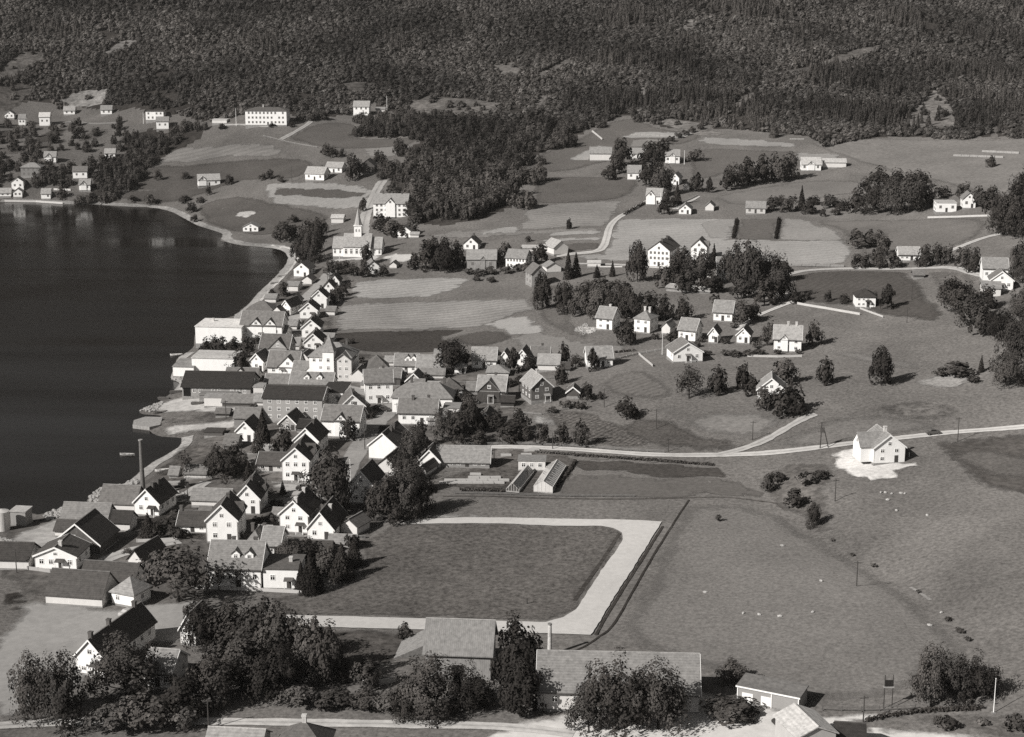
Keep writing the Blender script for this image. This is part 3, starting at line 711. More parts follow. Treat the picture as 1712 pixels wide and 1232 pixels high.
def house(label, cx, by, w, h, d, yaw=0, roof='side', rise=None, wall=246, rt=110, win='auto', swin='auto', chim=(), xg=(), dorm=(), trim=True,
          name='house', cat='house', found=None, ov=.45, door=True, gwin=True, wallkind='wall', roofkind='roof', group=None, chimw=False, mpart=None):
    """a building whose front base centre stands at pixel (cx, by); w, h: front width and eave height in pixels; d: depth in metres;
       roof: side (ridge along the front), front (gable to the front), hip, flat"""
    if roof == 'front' and rt < 80: rt += 22
    elif roof != 'front' and 90 < rt < 150: rt += 12
    x0, y0, z0, dep = G(cx, by)
    mpp = dep / F
    az = math.atan((cx - PW / 2) / F)
    a = math.radians(yaw)
    ae = a - az
    W = w * mpp / max(.35, math.cos(ae))
    H = h * mpp / .95
    far = mpp > .245
    ca, sa = math.cos(a), math.sin(a)
    ctr = (x0 + sa * d / 2, y0 + ca * d / 2)
    cs = [(x0 + ca * sx * W / 2 + sa * sy, y0 - sa * sx * W / 2 + ca * sy) for sx in (-1, 1) for sy in (0, d)]
    zz = [hz1(*c) for c in cs]
    zb = z0 if max(zz) - z0 < 1.2 else z0 + .3 * (max(zz) - z0 - 1.2)
    root = mk(name, None, None, (ctr[0], ctr[1], zb), -a)
    root.empty_display_size = 2
    tag(root, label, cat, group)
    lo = min(zz) - zb - .8
    wm_ = surf_mat(wall, wallkind, 1.0 if wall > 200 else 1.15); rm = surf_mat(rt, roofkind, 1.15); wh = WHITE()
    fh = .45 if found is None else found
    front = roof == 'front'
    Lr, Dr = (d, W) if front else (W, d)          # along the ridge, across
    if rise is None: rise = Dr * .36
    Pm = (lambda u_, v_, z_: (v_, u_, z_)) if front else (lambda u_, v_, z_: (u_, v_, z_))
    # foundation and walls
    MB().box(-W/2 - .06, W/2 + .06, -d/2 - .06, d/2 + .06, lo, fh).build('foundation', surf_mat(165, 'stone'), root)
    hu, hv = Lr / 2, Dr / 2
    if roof in ('side', 'front'):
        vs = [Pm(-hu, -hv, fh), Pm(hu, -hv, fh), Pm(hu, hv, fh), Pm(-hu, hv, fh), Pm(-hu, -hv, H), Pm(hu, -hv, H), Pm(hu, hv, H), Pm(-hu, hv, H), Pm(-hu, 0, H + rise), Pm(hu, 0, H + rise)]
        fs = [(3,2,1,0),(0,1,5,4),(2,3,7,6),(1,2,6,9,5),(3,0,4,8,7),(4,5,9,8),(7,8,9,6)]
        mk('wall', mesh('wall', vs, fs, wm_), root)
        sl_ = rise / hv; e = ov; g = ov * .8; th = .22
        zo = .06
        for s in (-1, 1):
            pts = [Pm(-hu - g, s * (hv + e), H - e * sl_ + zo), Pm(hu + g, s * (hv + e), H - e * sl_ + zo), Pm(hu + g, 0, H + rise + zo), Pm(-hu - g, 0, H + rise + zo)]
            o = MB().poly(pts, (0, 0, th)).build('roof', rm, root)
            if trim and not far:
                for t in (-1, 1):
                    ub = t * (hu + g)
                    q = [Pm(ub, s * (hv + e), H - e * sl_ - .12), Pm(ub, 0, H + rise - .12), Pm(ub, 0, H + rise + zo + th + .03), Pm(ub, s * (hv + e), H - e * sl_ + zo + th + .03)]
                    tv = Pm(t * .07, 0, 0)
                    MB().poly(q, tv).build('bargeboard', wh, root)
        if not far:
            rc = MB()
            if front: rc.box(-.14, .14, -hu - g, hu + g, H + rise + zo + th - .03, H + rise + zo + th + .09)
            else: rc.box(-hu - g, hu + g, -.14, .14, H + rise + zo + th - .03, H + rise + zo + th + .09)
            rc.build('ridge_cap', surf_mat(min(230, rt + 45), 'roof'), root)
    elif roof == 'hip':
        MB().box(-W/2, W/2, -d/2, d/2, fh, H).build('wall', wm_, root)
        e = ov; m_ = min(W, d) / 2
        ru, rv = (W/2 - m_ + .05, .05) if W >= d else (.05, d/2 - m_ + .05)
        vs = [(-W/2-e,-d/2-e,H-.1),(W/2+e,-d/2-e,H-.1),(W/2+e,d/2+e,H-.1),(-W/2-e,d/2+e,H-.1),(-W/2-e,-d/2-e,H+.12),(W/2+e,-d/2-e,H+.12),(W/2+e,d/2+e,H+.12),(-W/2-e,d/2+e,H+.12),
              (-ru,-rv,H+rise),(ru,-rv,H+rise),(ru,rv,H+rise),(-ru,rv,H+rise)]
        fs = [(3,2,1,0),(0,1,5,4),(1,2,6,5),(2,3,7,6),(3,0,4,7),(4,5,9,8),(5,6,10,9),(6,7,11,10),(7,4,8,11),(8,9,10,11)]
        mk('roof', mesh('roof', vs, fs, rm), root)
    elif roof == 'flat':
        MB().box(-W/2, W/2, -d/2, d/2, fh, H).build('wall', wm_, root)
        e = ov * .5
        MB().poly([(-W/2-e,-d/2-e,H+.01),(W/2+e,-d/2-e,H+.01),(W/2+e,d/2+e,H+.01+rise*.3),(-W/2-e,d/2+e,H+.01+rise*.3)], (0,0,.25)).build('roof', rm, root)
    # cross gables on a slope: (position along the ridge -0.5..0.5, width in metres, slope side -1 or 1, forward projection)
    for xp, xw, xs_, pr in xg:
        xw = min(xw, Lr * .95)
        uc = xp * Lr
        ap = min(rise * .96, xw * .5)
        vb = hv * (1 - ap / rise)
        vf = hv + .12 + pr
        z_lo = fh if pr > 0 else H - .15
        vs = [Pm(uc - xw/2, xs_*vf, z_lo), Pm(uc + xw/2, xs_*vf, z_lo), Pm(uc + xw/2, xs_*vf, H), Pm(uc, xs_*vf, H + ap), Pm(uc - xw/2, xs_*vf, H),
              Pm(uc - xw/2, xs_*(hv - .2), z_lo), Pm(uc + xw/2, xs_*(hv - .2), z_lo), Pm(uc + xw/2, xs_*(hv - .2), H), Pm(uc, xs_*vb, H + ap), Pm(uc - xw/2, xs_*(hv - .2), H)]
        fs = [(0,1,2,3,4),(0,4,9,5),(1,6,7,2),(2,7,8,3),(4,3,8,9),(0,5,6,1),(5,9,8,7,6)]
        cg = mk('cross_gable', mesh('cross_gable', vs, fs, wm_), root)
        for t in (-1, 1):
            e = .3; k = ap / (xw / 2)
            pts = [Pm(uc + t*(xw/2 + e), xs_*(vf + .3), H - e*k + .05), Pm(uc, xs_*(vf + .3), H + ap + .05), Pm(uc, xs_*(vb - .3), H + ap + .05), Pm(uc + t*(xw/2 + e), xs_*(hv + .05), H - e*k + .05)]
            MB().poly(pts, (0, 0, .18)).build('roof', rm, cg)
        p = Pm(uc, xs_*(vf + .005), H + ap * .36)
        rot = (0 if xs_ < 0 else math.pi) if not front else (math.pi/2 if xs_ > 0 else -math.pi/2)
        if gwin and xw > 2.2:
            window(cg, p[0], p[1], p[2], min(1.1, xw * .3), min(1.2, ap * .55), rot, far)
    for xp in dorm:                                # small gabled dormers on the camera-side slope
        uc = xp * Lr; dw, dh, dr = 1.9, 1.35, .8
        vfr = -hv * .66
        zr = lambda v_: H + rise * (1 - abs(v_) / hv)
        zf = zr(vfr) - .1
        vbk = -hv * max(.05, 1 - (zf + dh - H) / rise)
        vtop = -hv * max(.03, 1 - (zf + dh + dr - H) / rise)
        vs = [Pm(uc-dw/2,vfr,zf),Pm(uc+dw/2,vfr,zf),Pm(uc+dw/2,vfr,zf+dh),Pm(uc,vfr,zf+dh+dr),Pm(uc-dw/2,vfr,zf+dh),Pm(uc+dw/2,vbk,zf+dh),Pm(uc,vtop,zf+dh+dr),Pm(uc-dw/2,vbk,zf+dh)]
        fs = [(0,1,2,3,4),(1,5,2),(0,4,7),(2,5,6,3),(4,3,6,7)]
        dm = mk('dormer', mesh('dormer', vs, fs, wm_), root)
        for t in (-1, 1):
            pts = [Pm(uc+t*(dw/2+.25),vfr-.25,zf+dh-.2),Pm(uc,vfr-.25,zf+dh+dr+.04),Pm(uc,vtop+.1,zf+dh+dr+.04),Pm(uc+t*(dw/2+.25),vbk+.1,zf+dh-.2)]
            MB().poly(pts, (0,0,.14)).build('roof', rm, dm)
        p = Pm(uc, vfr - .01, zf + .75)
        window(dm, p[0], p[1], p[2], .9, 1.0, 0 if not front else -math.pi/2, far)
    # windows
    def grid(n, rows, width, place, rot):
        if n < 1 or rows < 1: return
        st = (H - fh) / rows
        for r in range(rows):
            for i in range(n):
                if door and r == 0 and rot == 0 and i == n // 2 and n > 1: continue
                if R.random() < .06: continue
                p = place((-.5 + (i + .5) / n) * width * .92)
                window(root, p[0], p[1], fh + st * (r + .56), min(1.15, width / n * .5), min(1.35, st * .5), rot, far)
    rows = max(1, min(4, int(round((H - .4) / 2.75))))
    if win == 'auto': win = (max(1, int(round(W / 3.1))), rows) if cat in ('house', 'hotel', 'school', 'shop') else None
    if win: grid(win[0], win[1], W, lambda q: (q, -d/2 - .005), 0)
    if swin == 'auto': swin = (max(1, int(round(d / 3.6))), rows) if cat in ('house', 'hotel', 'school', 'shop') else None
    if swin:
        if ae > .05: grid(swin[0], swin[1], d, lambda q: (W/2 + .005, q), math.pi/2)
        if ae < -.05: grid(swin[0], swin[1], d, lambda q: (-W/2 - .005, q), -math.pi/2)
    if gwin and win and roof == 'front' and rise > 1.9:
        window(root, 0, -d/2 - .005, H + rise * .3, min(1.0, W * .16), min(1.1, rise * .36), 0, far)
    if gwin and win and roof == 'side' and rise > 2.0:
        s = 1 if ae > 0 else -1
        window(root, s * (W/2 + .005), 0, H + rise * .3, .9, min(1.0, rise * .34), s * math.pi/2, far)
    if door and (cat in ('house', 'hotel', 'school', 'shop')):
        nn = win[0] if win else 1
        q = (-.5 + (nn // 2 + .5) / nn) * W * .92 if nn > 1 else W * .3
        mk('door', DOOR, root, (q, -d/2 - .005, fh * .6), 0, (1.0, 1, min(2.1, H - fh - .2)))
        if not far and cat == 'house' and H > 3.4 and abs(q) < W/2 - 1.0 and R.random() < .5:   # entrance porch
            MB().poly([(q-1.0,-d/2-1.35,2.45),(q+1.0,-d/2-1.35,2.45),(q+1.0,-d/2-.02,2.85),(q-1.0,-d/2-.02,2.85)], (0,0,.14)).build('porch_roof', rm, root)
            for s_ in (-.85, .85): MB().box(q+s_-.06,q+s_+.06,-d/2-1.25,-d/2-1.13,lo,2.46).build('porch_post', wh, root)
            MB().box(q-1.0,q+1.0,-d/2-1.35,-d/2-.07,lo,fh*.6-.02).build('porch_step', surf_mat(165,'stone'), root)
    if not far and cat in ('house', 'shop') and roof in ('side', 'front') and wall > 200:      # corner boards and gutters
        for sx in (-1, 1):
            MB().box(sx*W/2-.07,sx*W/2+.07,-d/2-.035,-d/2+.05,fh,H-.02).build('corner_board', surf_mat(225,'wall',1.0), root)
        if roof == 'side':
            MB().box(-W/2-.3,W/2+.3,-d/2-ov-.12,-d/2-ov+.0,H-ov*rise/(d/2)-.02,H-ov*rise/(d/2)+.1).build('gutter', surf_mat(95,'metal'), root)
    for cpos in chim:
        u_, v_ = cpos if isinstance(cpos, tuple) else (cpos, .12)
        zt = H + rise * (1 - abs(v_)) if roof in ('side', 'front', 'hip') else H
        p = Pm(u_ * Lr, v_ * hv, 0)
        mk('chimney', CHIM_W if chimw else CHIM_D, root, (p[0], p[1], zt - .6), 0, (.75, .75, 2.1))
    r = House(); r.root, r.W, r.H, r.d, r.rise, r.mpp, r.ae, r.far, r.rm, r.wm = root, W, H, d, rise, mpp, ae, far, rm, wm_
    return r
def shed(label, cx, by, w, h, d, yaw=0, roof='side', rt=100, wall=235, name='shed', cat='shed', **k):
    k.setdefault('win', None); k.setdefault('swin', None); k.setdefault('door', False); k.setdefault('trim', False)
    return house(label, cx, by, w, h, d, yaw, roof, rt=rt, wall=wall, name=name, cat=cat, **k)
# --- bottom left, around the plaza
f1 = shed('long white shed with dark slate roof facing the gravel plaza', 124, 1014, 91, 17, 9, 10, rt=88, rise=4.2, ov=.3, name='long_shed')
shed('dark-roofed shed directly behind the long white plaza shed', 178, 990, 86, 15, 8, 10, rt=84, rise=3.4, name='long_shed')
pav = house('small white square kiosk with pyramid roof beside the plaza shed', 206, 1014, 36, 22, 6, 24, 'hip', 2.9, rt=165, win=(2, 1), swin=(1, 1), name='kiosk', cat='kiosk')
house('low white bungalow with chimney between barn and plaza shed', 94, 954, 66, 24, 9, 6, 'front', 2.1, rt=92, win=(4, 1), chim=[(-.3, .15)], chimw=True, name='bungalow')
shed('low white shed with dark roof at the left picture edge', 16, 953, 62, 18, 8, 4, rt=70, rise=2.6)
b = shed('large dark timber barn with white bargeboards near the quay', 129, 927, 74, 19, 11, 10, 'front', rise=4.7, rt=58, wall=108, wallkind='timber', trim=True, name='barn', cat='barn')
window(b.root, -.8, -b.d/2 - .01, b.H + 1.1, 1.3, 1.9)
shed('grey-roofed warehouse behind the large dark barn', 140, 889, 74, 17, 8, 6, rt=128, rise=3.4, wall=190, name='warehouse', cat='warehouse')
shed('small white lean-to left of the dark barn', 112, 899, 38, 12, 5, 8, rt=84, rise=1.8)
shed('small white shed with dark roof right of the barn', 202, 889, 30, 16, 5, 8, rt=62, rise=2.0)
house('white factory house with dark roof below the brick chimney', 246, 863, 40, 23, 10, 14, 'front', 3.4, rt=52, win=(2, 1), chim=(-.2, .1), name='factory_house')
shed('long low factory wing with grey roof left of the chimney house', 197, 858, 58, 17, 8, 8, rt=108, rise=3.4, name='factory_wing', cat='factory')
shed('small dark-roofed gable shed right of the bungalow lane', 226, 946, 22, 11, 10, 20, 'front', rt=55, rise=2.2)
shed('small grey hut beside the white tank at the left edge', 31, 879, 24, 23, 4, 8, 'flat', rt=190, wall=175, rise=.3, name='hut', cat='hut')
# --- foreground
house('long white house with dark roof and ridge chimneys beside plaza trees', 152, 1130, 46, 33, 20, 17, 'front', 3.4, rt=60, win=(2, 2), chim=[(-.46, 0), (-.12, 0), (.38, 0)])
house('white house end showing between dark trees right of the plaza', 315, 1079, 24, 30, 8, 12, 'front', 2.6, rt=60, win=(2, 2))
house('white house half hidden behind foreground trees at lower left', 264, 1152, 44, 28, 9, 10, 'side', 2.8, rt=150, win=(3, 1))
bn = shed('weathered grey foreground barn with steep plank roof', 766, 1136, 108, 46, 10, 5, rt=138, wall=165, rise=4.6, ov=.7, wallkind='timber', roofkind='timber', name='barn', cat='barn')
MB().box(-1.1, 1.1, -.05, .02, 0, 2.6).build('door', surf_mat(70, 'timber'), bn.root, loc=(0, -bn.d/2 - .01, .4))
big = house('long two-tone building with grey roof behind big foreground trees', 1033, 1191, 268, 35, 12.5, 3, 'side', 5.0, wall=235, rt=132, win=(7, 1), ov=.5, chim=[], name='long_building', cat='house')
garage = shed('low pale garage with white doors beside the sunlit yard', 1283, 1184, 102, 27, 5, 27, 'flat', rt=118, wall=178, rise=1.4, name='garage', cat='garage')
for q in (-.33, -.02):
    MB().box(-1.05, 1.05, -.05, .02, .1, 2.2).build('door', WHITE(), garage.root, loc=(q * garage.W, -garage.d/2 - .01, 0))
for q in (-.5, .06, .5):
    MB().box(-.09, .09, -.08, .02, .1, garage.H).build('post', WHITE(), garage.root, loc=(q * garage.W * .985, -garage.d/2 - .02, 0))
MB().box(-garage.W/2 - .25, garage.W/2 + .25, -.06, .0, 0, .3).build('fascia', WHITE(), garage.root, loc=(0, -garage.d/2 - .24, garage.H - .02))
house('dark hip-roofed house with white chimney at the bottom edge', 503, 1284, 82, 30, 8, 4, 'hip', 3.4, rt=98, chim=[(0, .05)], chimw=True)
shed('pale sheet-roofed building at the bottom edge by the road', 388, 1282, 90, 26, 8, 6, rt=168, rise=2.3, wall=190, name='workshop', cat='workshop')
vb = shed('pale gabled building with two dark vents at the bottom edge', 1364, 1274, 62, 46, 9, -16, 'front', rt=212, wall=205, rise=1.5, name='workshop', cat='workshop')
for zq in (.35, .85):
    MB().box(-.75, .75, -.05, .02, -.22, .22).build('vent', surf_mat(60, 'timber'), vb.root, loc=(.2, -vb.d/2 - .01, vb.H * zq))
shed('dark flat roof cut by the bottom edge right of the vented gable', 1421, 1266, 46, 30, 6, 8, rt=60, rise=1.6)
# --- middle of the town, near
house('tall white two-storey gable house with light cross gable, nearest the lane', 372, 908, 50, 39, 11, 2, 'front', 3.6, rt=68, win=(2, 2), xg=[(.12, 4.6, 1, .2)], chim=(.1,))
house('white gable house with pale cross gable roof behind the tall lane house', 414, 861, 40, 28, 11, 3, 'front', 3.4, rt=66, win=(2, 2), xg=[(.1, 4.4, 1, .2)], chim=(-.1,))
house('low white annex with two windows left of the tall lane house', 322, 892, 48, 15, 6, 6, 'side', 2.4, rt=78, win=(3, 1), chim=[(-.47, 0)])
shed('long low white outbuilding with grey roof below the timber lane', 352, 848, 62, 12, 6, 6, rt=132, rise=2.0, name='outbuilding', cat='outbuilding')
house('tall white house with finial gable standing by the town square', 495, 806, 44, 37, 13, 5, 'front', 3.2, rt=64, win=(3, 2), xg=[(.05, 5.0, 1, .25)], chim=(-.2,))
house('white gable house right behind the finial-gabled house', 512, 762, 40, 26, 10, 10, 'front', 3.4, rt=60, win=(2, 1), chim=(.1,))
house('low dark-roofed wing left of the finial-gabled house', 453, 790, 44, 14, 7, 6, 'side', 2.2, rt=88, wall=215, win=(3, 1), chim=(.3,))
shed('small pale-roofed shed left above the dark-roofed wing', 440, 763, 28, 8, 5, 8, rt=165, rise=1.2)
house('white gable house half behind the tall town spruces', 410, 740, 28, 20, 8, 10, 'front', 2.6, rt=60, win=(2, 1))
shed('grey-roofed shed with grey walls on the shore road', 412, 714, 40, 15, 7, 5, rt=118, rise=2.2, wall=150)
house('small grey gable house before the three-storey block', 481, 721, 28, 13, 8, 12, 'front', 2.5, wall=185, rt=58, win=(1, 1))
shed('little dark-roofed shed between grey gable house and white gable', 509, 724, 24, 9, 6, 12, rt=52, rise=1.5, wall=120)
blk = house('three-storey grey block with long dark roof and window rows', 490, 706, 98, 39, 12, 6, 'side', 2.3, wall=186, rt=62, win=(6, 3), ov=.5, name='apartment_block', cat='house')
house('white flat-roofed block adjoining the three-storey grey block', 556, 691, 36, 34, 12, 6, 'flat', .4, rt=66, win=(2, 2), name='town_house')
house('white house with hipped grey roof and central gable by the square', 570, 732, 62, 29, 9, 8, 'side', 3.2, rt=118, win=(3, 2), xg=[(.0, 3.6, -1, .1)], chim=(.3,))
house('white gable house with one dark slope above the street bend', 590, 702, 40, 23, 9, -9, 'front', 3.4, rt=112, win=(2, 1), chim=(-.1,))
house('big white corner shop house turned towards the street junction', 634, 676, 46, 36, 9, -7, 'side', 3.0, rt=118, win=(3, 2), name='corner_house', chim=(.2,))
house('long grey-tiled hipped building behind the shop with white front', 706, 692, 100, 26, 9, 4, 'hip', 4.0, rt=128, win=(6, 1), chim=[(-.2, 0), (.35, 0)], name='long_house')
house('white-fronted shop with grey tiled roof on the street corner', 698, 711, 64, 21, 8, 5, 'side', 3.2, rt=116, win=(4, 1), chim=[(-.15, -.1), (.25, .1)], name='shop', cat='shop')
shed('pale-roofed lean-to adjoining the street corner shop', 730, 712, 30, 10, 7, 5, rt=150, rise=2.4, wall=200)
shed('white parapet wall shed right of the corner shop', 755, 705, 26, 22, 6, 4, 'flat', rt=140, rise=.2)
house('dark hip-roofed house right of the long grey-tiled building', 756, 667, 34, 15, 8, -12, 'hip', 3.0, rt=92)
wh_ = shed('big white street warehouse with broad gable and grey roof', 640, 769, 46, 24, 13, 14, 'front', rt=88, rise=3.4, wall=248, chim=[(-.1, .2), (.1, .2)], trim=True, name='warehouse', cat='warehouse')
shed('dark timber shed with white bargeboards among garden trees', 812, 719, 32, 13, 9, 6, 'front', rt=56, rise=2.6, wall=82, wallkind='timber', trim=True)
house('dark timber house with pale roof and front gable', 821, 674, 46, 21, 8, 8, 'side', 3.6, wall=88, wallkind='timber', rt=158, win=(3, 1), xg=[(-.06, 6.5, -1, .3)], chim=(.1,))
house('tall dark-clad house with white foundation and pale left slope', 906, 674, 35, 27, 10, -18, 'front', 3.1, wall=118, wallkind='timber', rt=165, win=(2, 2), found=1.0, chim=[(-.05, 0)], chimw=True)
shed('small dark gable shed with white base beside the tall dark-clad house', 958, 667, 21, 11, 5, 6, 'front', rt=110, rise=1.6, wall=100, found=.9, trim=True)
shed('low dark shed between the two dark timber houses', 848, 681, 22, 9, 5, 6, rt=66, rise=1.2, wall=70)
# --- lower middle, by the sports field
house('white two-storey gable house with square windows near the field', 492, 892, 46, 33, 11, 10, 'front', 3.2, rt=72, win=(2, 2), chim=[(-.45, .15), (.2, .1)], chimw=True)
house('white gable house with steep dark roof beside the square-windowed house', 536, 904, 43, 21, 12, 9, 'front', 3.9, rt=56, win=(2, 1), chim=[(.0, .3)], chimw=True)
shed('white outhouse with grey roof at the corner of the sports field', 584, 894, 26, 15, 6, 26, 'front', rt=112, rise=1.6)
shed('low grey-roofed shed below the steep-roofed gable house', 572, 916, 44, 8, 4, 4, rt=135, rise=1.3)
house('white house wing with pale grey roof behind the dormered house', 453, 931, 30, 20, 8, 6, 'side', 3.0, rt=140, win=(1, 1))
house('pale hip-roofed house right before the tall lane house', 423, 929, 32, 13, 9, 8, 'hip', 3.6, rt=128, win=(2, 1), chim=[(-.3, .2), (.3, .2)])
house('white house with two gabled dormers behind bare-branched garden trees', 393, 985, 86, 36, 10, 4, 'side', 4.4, rt=130, win=(6, 1), dorm=(.0, .26), chim=(.32, -.1), name='house')
house('white flat-roofed house beside the two garden spruces', 470, 986, 58, 34, 9, 3, 'flat', .4, rt=92, win=(2, 1), chim=[(.2, 0)], chimw=True)
shed('small white shed among bushes below the steep-roofed gable house', 538, 928, 30, 10, 4, 4, rt=80, rise=1.2, win=(2, 1))
shed('tiny pale shed between the two garden spruces', 545, 951, 16, 9, 4, 8, rt=170, rise=.8)
house('white timber house behind flagpole and dark street trees', 604, 843, 38, 34, 10, 12, 'front', 3.4, rt=60, win=(2, 2))
shed('dark-roofed house among trees below the big street warehouse', 646, 797, 40, 15, 9, 16, 'front', rt=62, rise=2.8, wall=225)
house('long nursery house with mossy grey roof beside the road', 774, 782, 88, 10, 8, 3, 'side', 3.2, wall=165, rt=142, win=(6, 1), found=.3)
house('white gable wing of the nursery house', 718, 783, 34, 13, 9, 8, 'front', 2.9, rt=96, win=None, trim=True, chim=(.3,))
shed('small dark-roofed shed with white front below the nursery gable', 706, 797, 13, 11, 7, 22, 'front', rt=66, rise=1.2)
shed('white flat-roofed nursery building behind the two greenhouses', 889, 788, 45, 17, 5, 3, 'flat', rt=150, rise=.15, win=(3, 1))
# --- shore side of the town
house('big flat-roofed white building rising straight from the fjord', 366, 577, 76, 29, 14, 6, 'flat', .4, rt=236, win=None, chim=[(-.25, .3)], chimw=True, door=False, name='quay_building', cat='warehouse')
house('white house with two tall gables adjoining the flat quay building', 437, 568, 68, 24, 10, 6, 'side', 4.0, rt=118, win=(5, 1), xg=[(-.12, 4.6, -1, .1), (.22, 4.6, -1, .1)])
shed('bright white quay shed with pale low roof, taller right part', 357, 625, 70, 25, 10, 6, 'flat', rt=205, rise=1.2, wall=250, name='quay_shed', cat='warehouse')
shed('bright white quay shed, lower left part at the water', 307, 631, 34, 17, 9, 6, 'flat', rt=150, rise=2.2, wall=250, name='quay_shed', cat='warehouse')
sm = shed('long dark-roofed sawmill with open doorway on the quay', 362, 664, 112, 17, 13, 4, rt=54, rise=3.4, wall=175, ov=.6, win=(10, 1), name='sawmill', cat='sawmill')
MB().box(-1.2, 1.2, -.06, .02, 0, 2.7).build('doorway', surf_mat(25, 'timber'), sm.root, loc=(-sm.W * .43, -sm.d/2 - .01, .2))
shed('flat grey-roofed annex in front of the sawmill', 364, 670, 60, 9, 4, 4, 'flat', rt=128, rise=.3, wall=150)
shed('white box shed below the sawmill annex', 357, 681, 30, 16, 5, 4, 'flat', rt=170, rise=.2)
shed('grey-roofed timber shed right of the white box shed', 398, 682, 52, 9, 6, 4, rt=122, rise=1.8, wall=105)
house('white house with grey roof and broad sunlit front gable', 473, 629, 50, 16, 9, 8, 'side', 4.2, rt=118, win=(3, 1), xg=[(.18, 7.0, -1, .3)])
house('narrow white gable house left of the broad-gabled house', 429, 622, 22, 18, 8, 14, 'front', 2.6, rt=105, win=(1, 1))
house('grey gabled house with dark side roof above the broad-gabled house', 459, 601, 48, 19, 9, 8, 'side', 3.8, wall=190, rt=98, win=(3, 1), xg=[(.14, 6.4, -1, .3)])
shed('long low grey roof with dormer beside the quay sheds', 403, 641, 52, 9, 8, 4, rt=112, rise=2.4, dorm=(-.05,))
htl = house('big white corner hotel with pointed tower and gabled wing', 553, 636, 70, 38, 11, 8, 'hip', 4.0, wall=248, rt=138, win=(6, 3), chim=[(-.2, .1), (.3, .1)], name='corner_hotel', cat='hotel')
tw = 1.9
MB().box(-tw, tw, -tw, tw, 0, htl.H + 2.2).build('tower', htl.wm, htl.root, loc=(-.1, -htl.d/2 - .6, .1))
tb = htl.H + 2.3
mk('spire', mesh('spire', [(-tw-.3,-tw-.3,0),(tw+.3,-tw-.3,0),(tw+.3,tw+.3,0),(-tw-.3,tw+.3,0),(0,0,5.6)], [(3,2,1,0),(0,1,4),(1,2,4),(2,3,4),(3,0,4)], surf_mat(160, 'roof')), htl.root, (-.1, -htl.d/2 - .6, tb))
for r_ in range(3):
    window(htl.root, -.1, -htl.d/2 - .6 - tw - .01, 2.2 + r_ * 2.7, 1.1, 1.4)
gw = MB(); gx = htl.W * .33; gW = 2.8
mk('wing', mesh('wing', [(-gW,0,0),(gW,0,0),(gW,5,0),(-gW,5,0),(-gW,0,htl.H-.6),(gW,0,htl.H-.6),(gW,5,htl.H-.6),(-gW,5,htl.H-.6),(0,0,htl.H+1.6),(0,5,htl.H+1.6)],
   [(3,2,1,0),(0,1,5,8,4),(2,3,7,9,6),(1,2,6,5),(3,0,4,7),(4,8,9,7),(5,6,9,8)], surf_mat(225, 'wall', 1.0)), htl.root, (gx, -htl.d/2 - 1.6, 0))
for t in (-1, 1):
    MB().poly([(t*(gW+.4),-.5,htl.H-.85),(0,-.5,htl.H+1.65),(0,6.5,htl.H+1.65),(t*(gW+.4),6.5,htl.H-.85)], (0,0,.2)).build('roof', htl.rm, htl.root, loc=(gx, -htl.d/2 - 1.6, 0))
for r_ in range(3):
    for q in (-1.1, 1.1): window(htl.root, gx + q, -htl.d/2 - 1.61, 2.0 + r_ * 2.6, 1.1, 1.3)
house('hip-roofed house on the shore above the two-gabled quay house', 434, 530, 48, 9, 10, 5, 'hip', 3.4, rt=108, win=(4, 1))
house('narrow white gable house at the street beside the shore hip roof', 478, 528, 15, 15, 10, 20, 'front', 2.4, rt=66, win=(1, 1))
shed('dark-roofed shed between hip roof and narrow gable house', 463, 531, 18, 9, 9, 18, 'front', rt=62, rise=2.2)
row = [('largest white gable in the row along the hayfield edge', 533, 517, 26, 19, 9), ('white gable below the largest one in the hayfield row', 516, 534, 29, 15, 9), ('second white gable from the church end of the hayfield row', 549, 493, 20, 11, 9),
       ('white gable nearest the church in the hayfield row', 559, 481, 17, 10, 9), ('white gable with balcony side third from the hotel in the row', 520, 566, 30, 18, 10), ('white gable next above the corner hotel in the row', 524, 587, 30, 15, 10)]
for lb, a_, b_, c_, d_, e_ in row:
    house(lb, a_, b_, c_, d_, e_, 1, 'front', 2.9, rt=92, win=(2, 1), chim=(.1,))
shed('little sheds roof behind the largest gable of the hayfield row', 552, 528, 15, 8, 5, 10, rt=120, rise=1.2)
shed('small pale shed on the hayfield side of the balcony gable', 546, 572, 22, 7, 5, 8, rt=150, rise=1.1)
shed('small grey shed right of the gable next to the hotel', 560, 592, 22, 8, 5, 8, rt=120, rise=1.3)
house('white gable house on the beach near the church lane', 504, 464, 25, 14, 8, 14, 'front', 2.8, rt=105, win=(2, 1))
shed('small white gable shed below the beach gable house', 513, 476, 16, 8, 6, 12, 'front', rt=100, rise=1.6)
shed('pale boathouse on the sandy beach', 488, 488, 20, 10, 7, 10, rt=150, rise=1.2, wall=235, name='boathouse', cat='boathouse')
shed('small grey-roofed outhouse at the beach end of the street', 452, 507, 18, 8, 6, 6, rt=140, rise=1.3)
house('small white house with grey roof near the narrow street gable', 490, 512, 16, 9, 6, 14, 'front', 1.9, rt=110, win=(1, 1))
house('grey-roofed white house row end left of the dormered row', 462, 650, 38, 9, 7, 5, 'side', 2.2, rt=122, win=(3, 1))
house('long grey roof with two tiny dormers behind the three-storey block', 520, 651, 70, 9, 8, 5, 'side', 2.8, rt=134, win=(5, 1), dorm=(-.12, .18))
house('white house with open truss gable above the dormered roof', 512, 633, 46, 9, 8, 8, 'side', 3.0, rt=128, win=(3, 1), xg=[(.2, 6.0, -1, .3)])
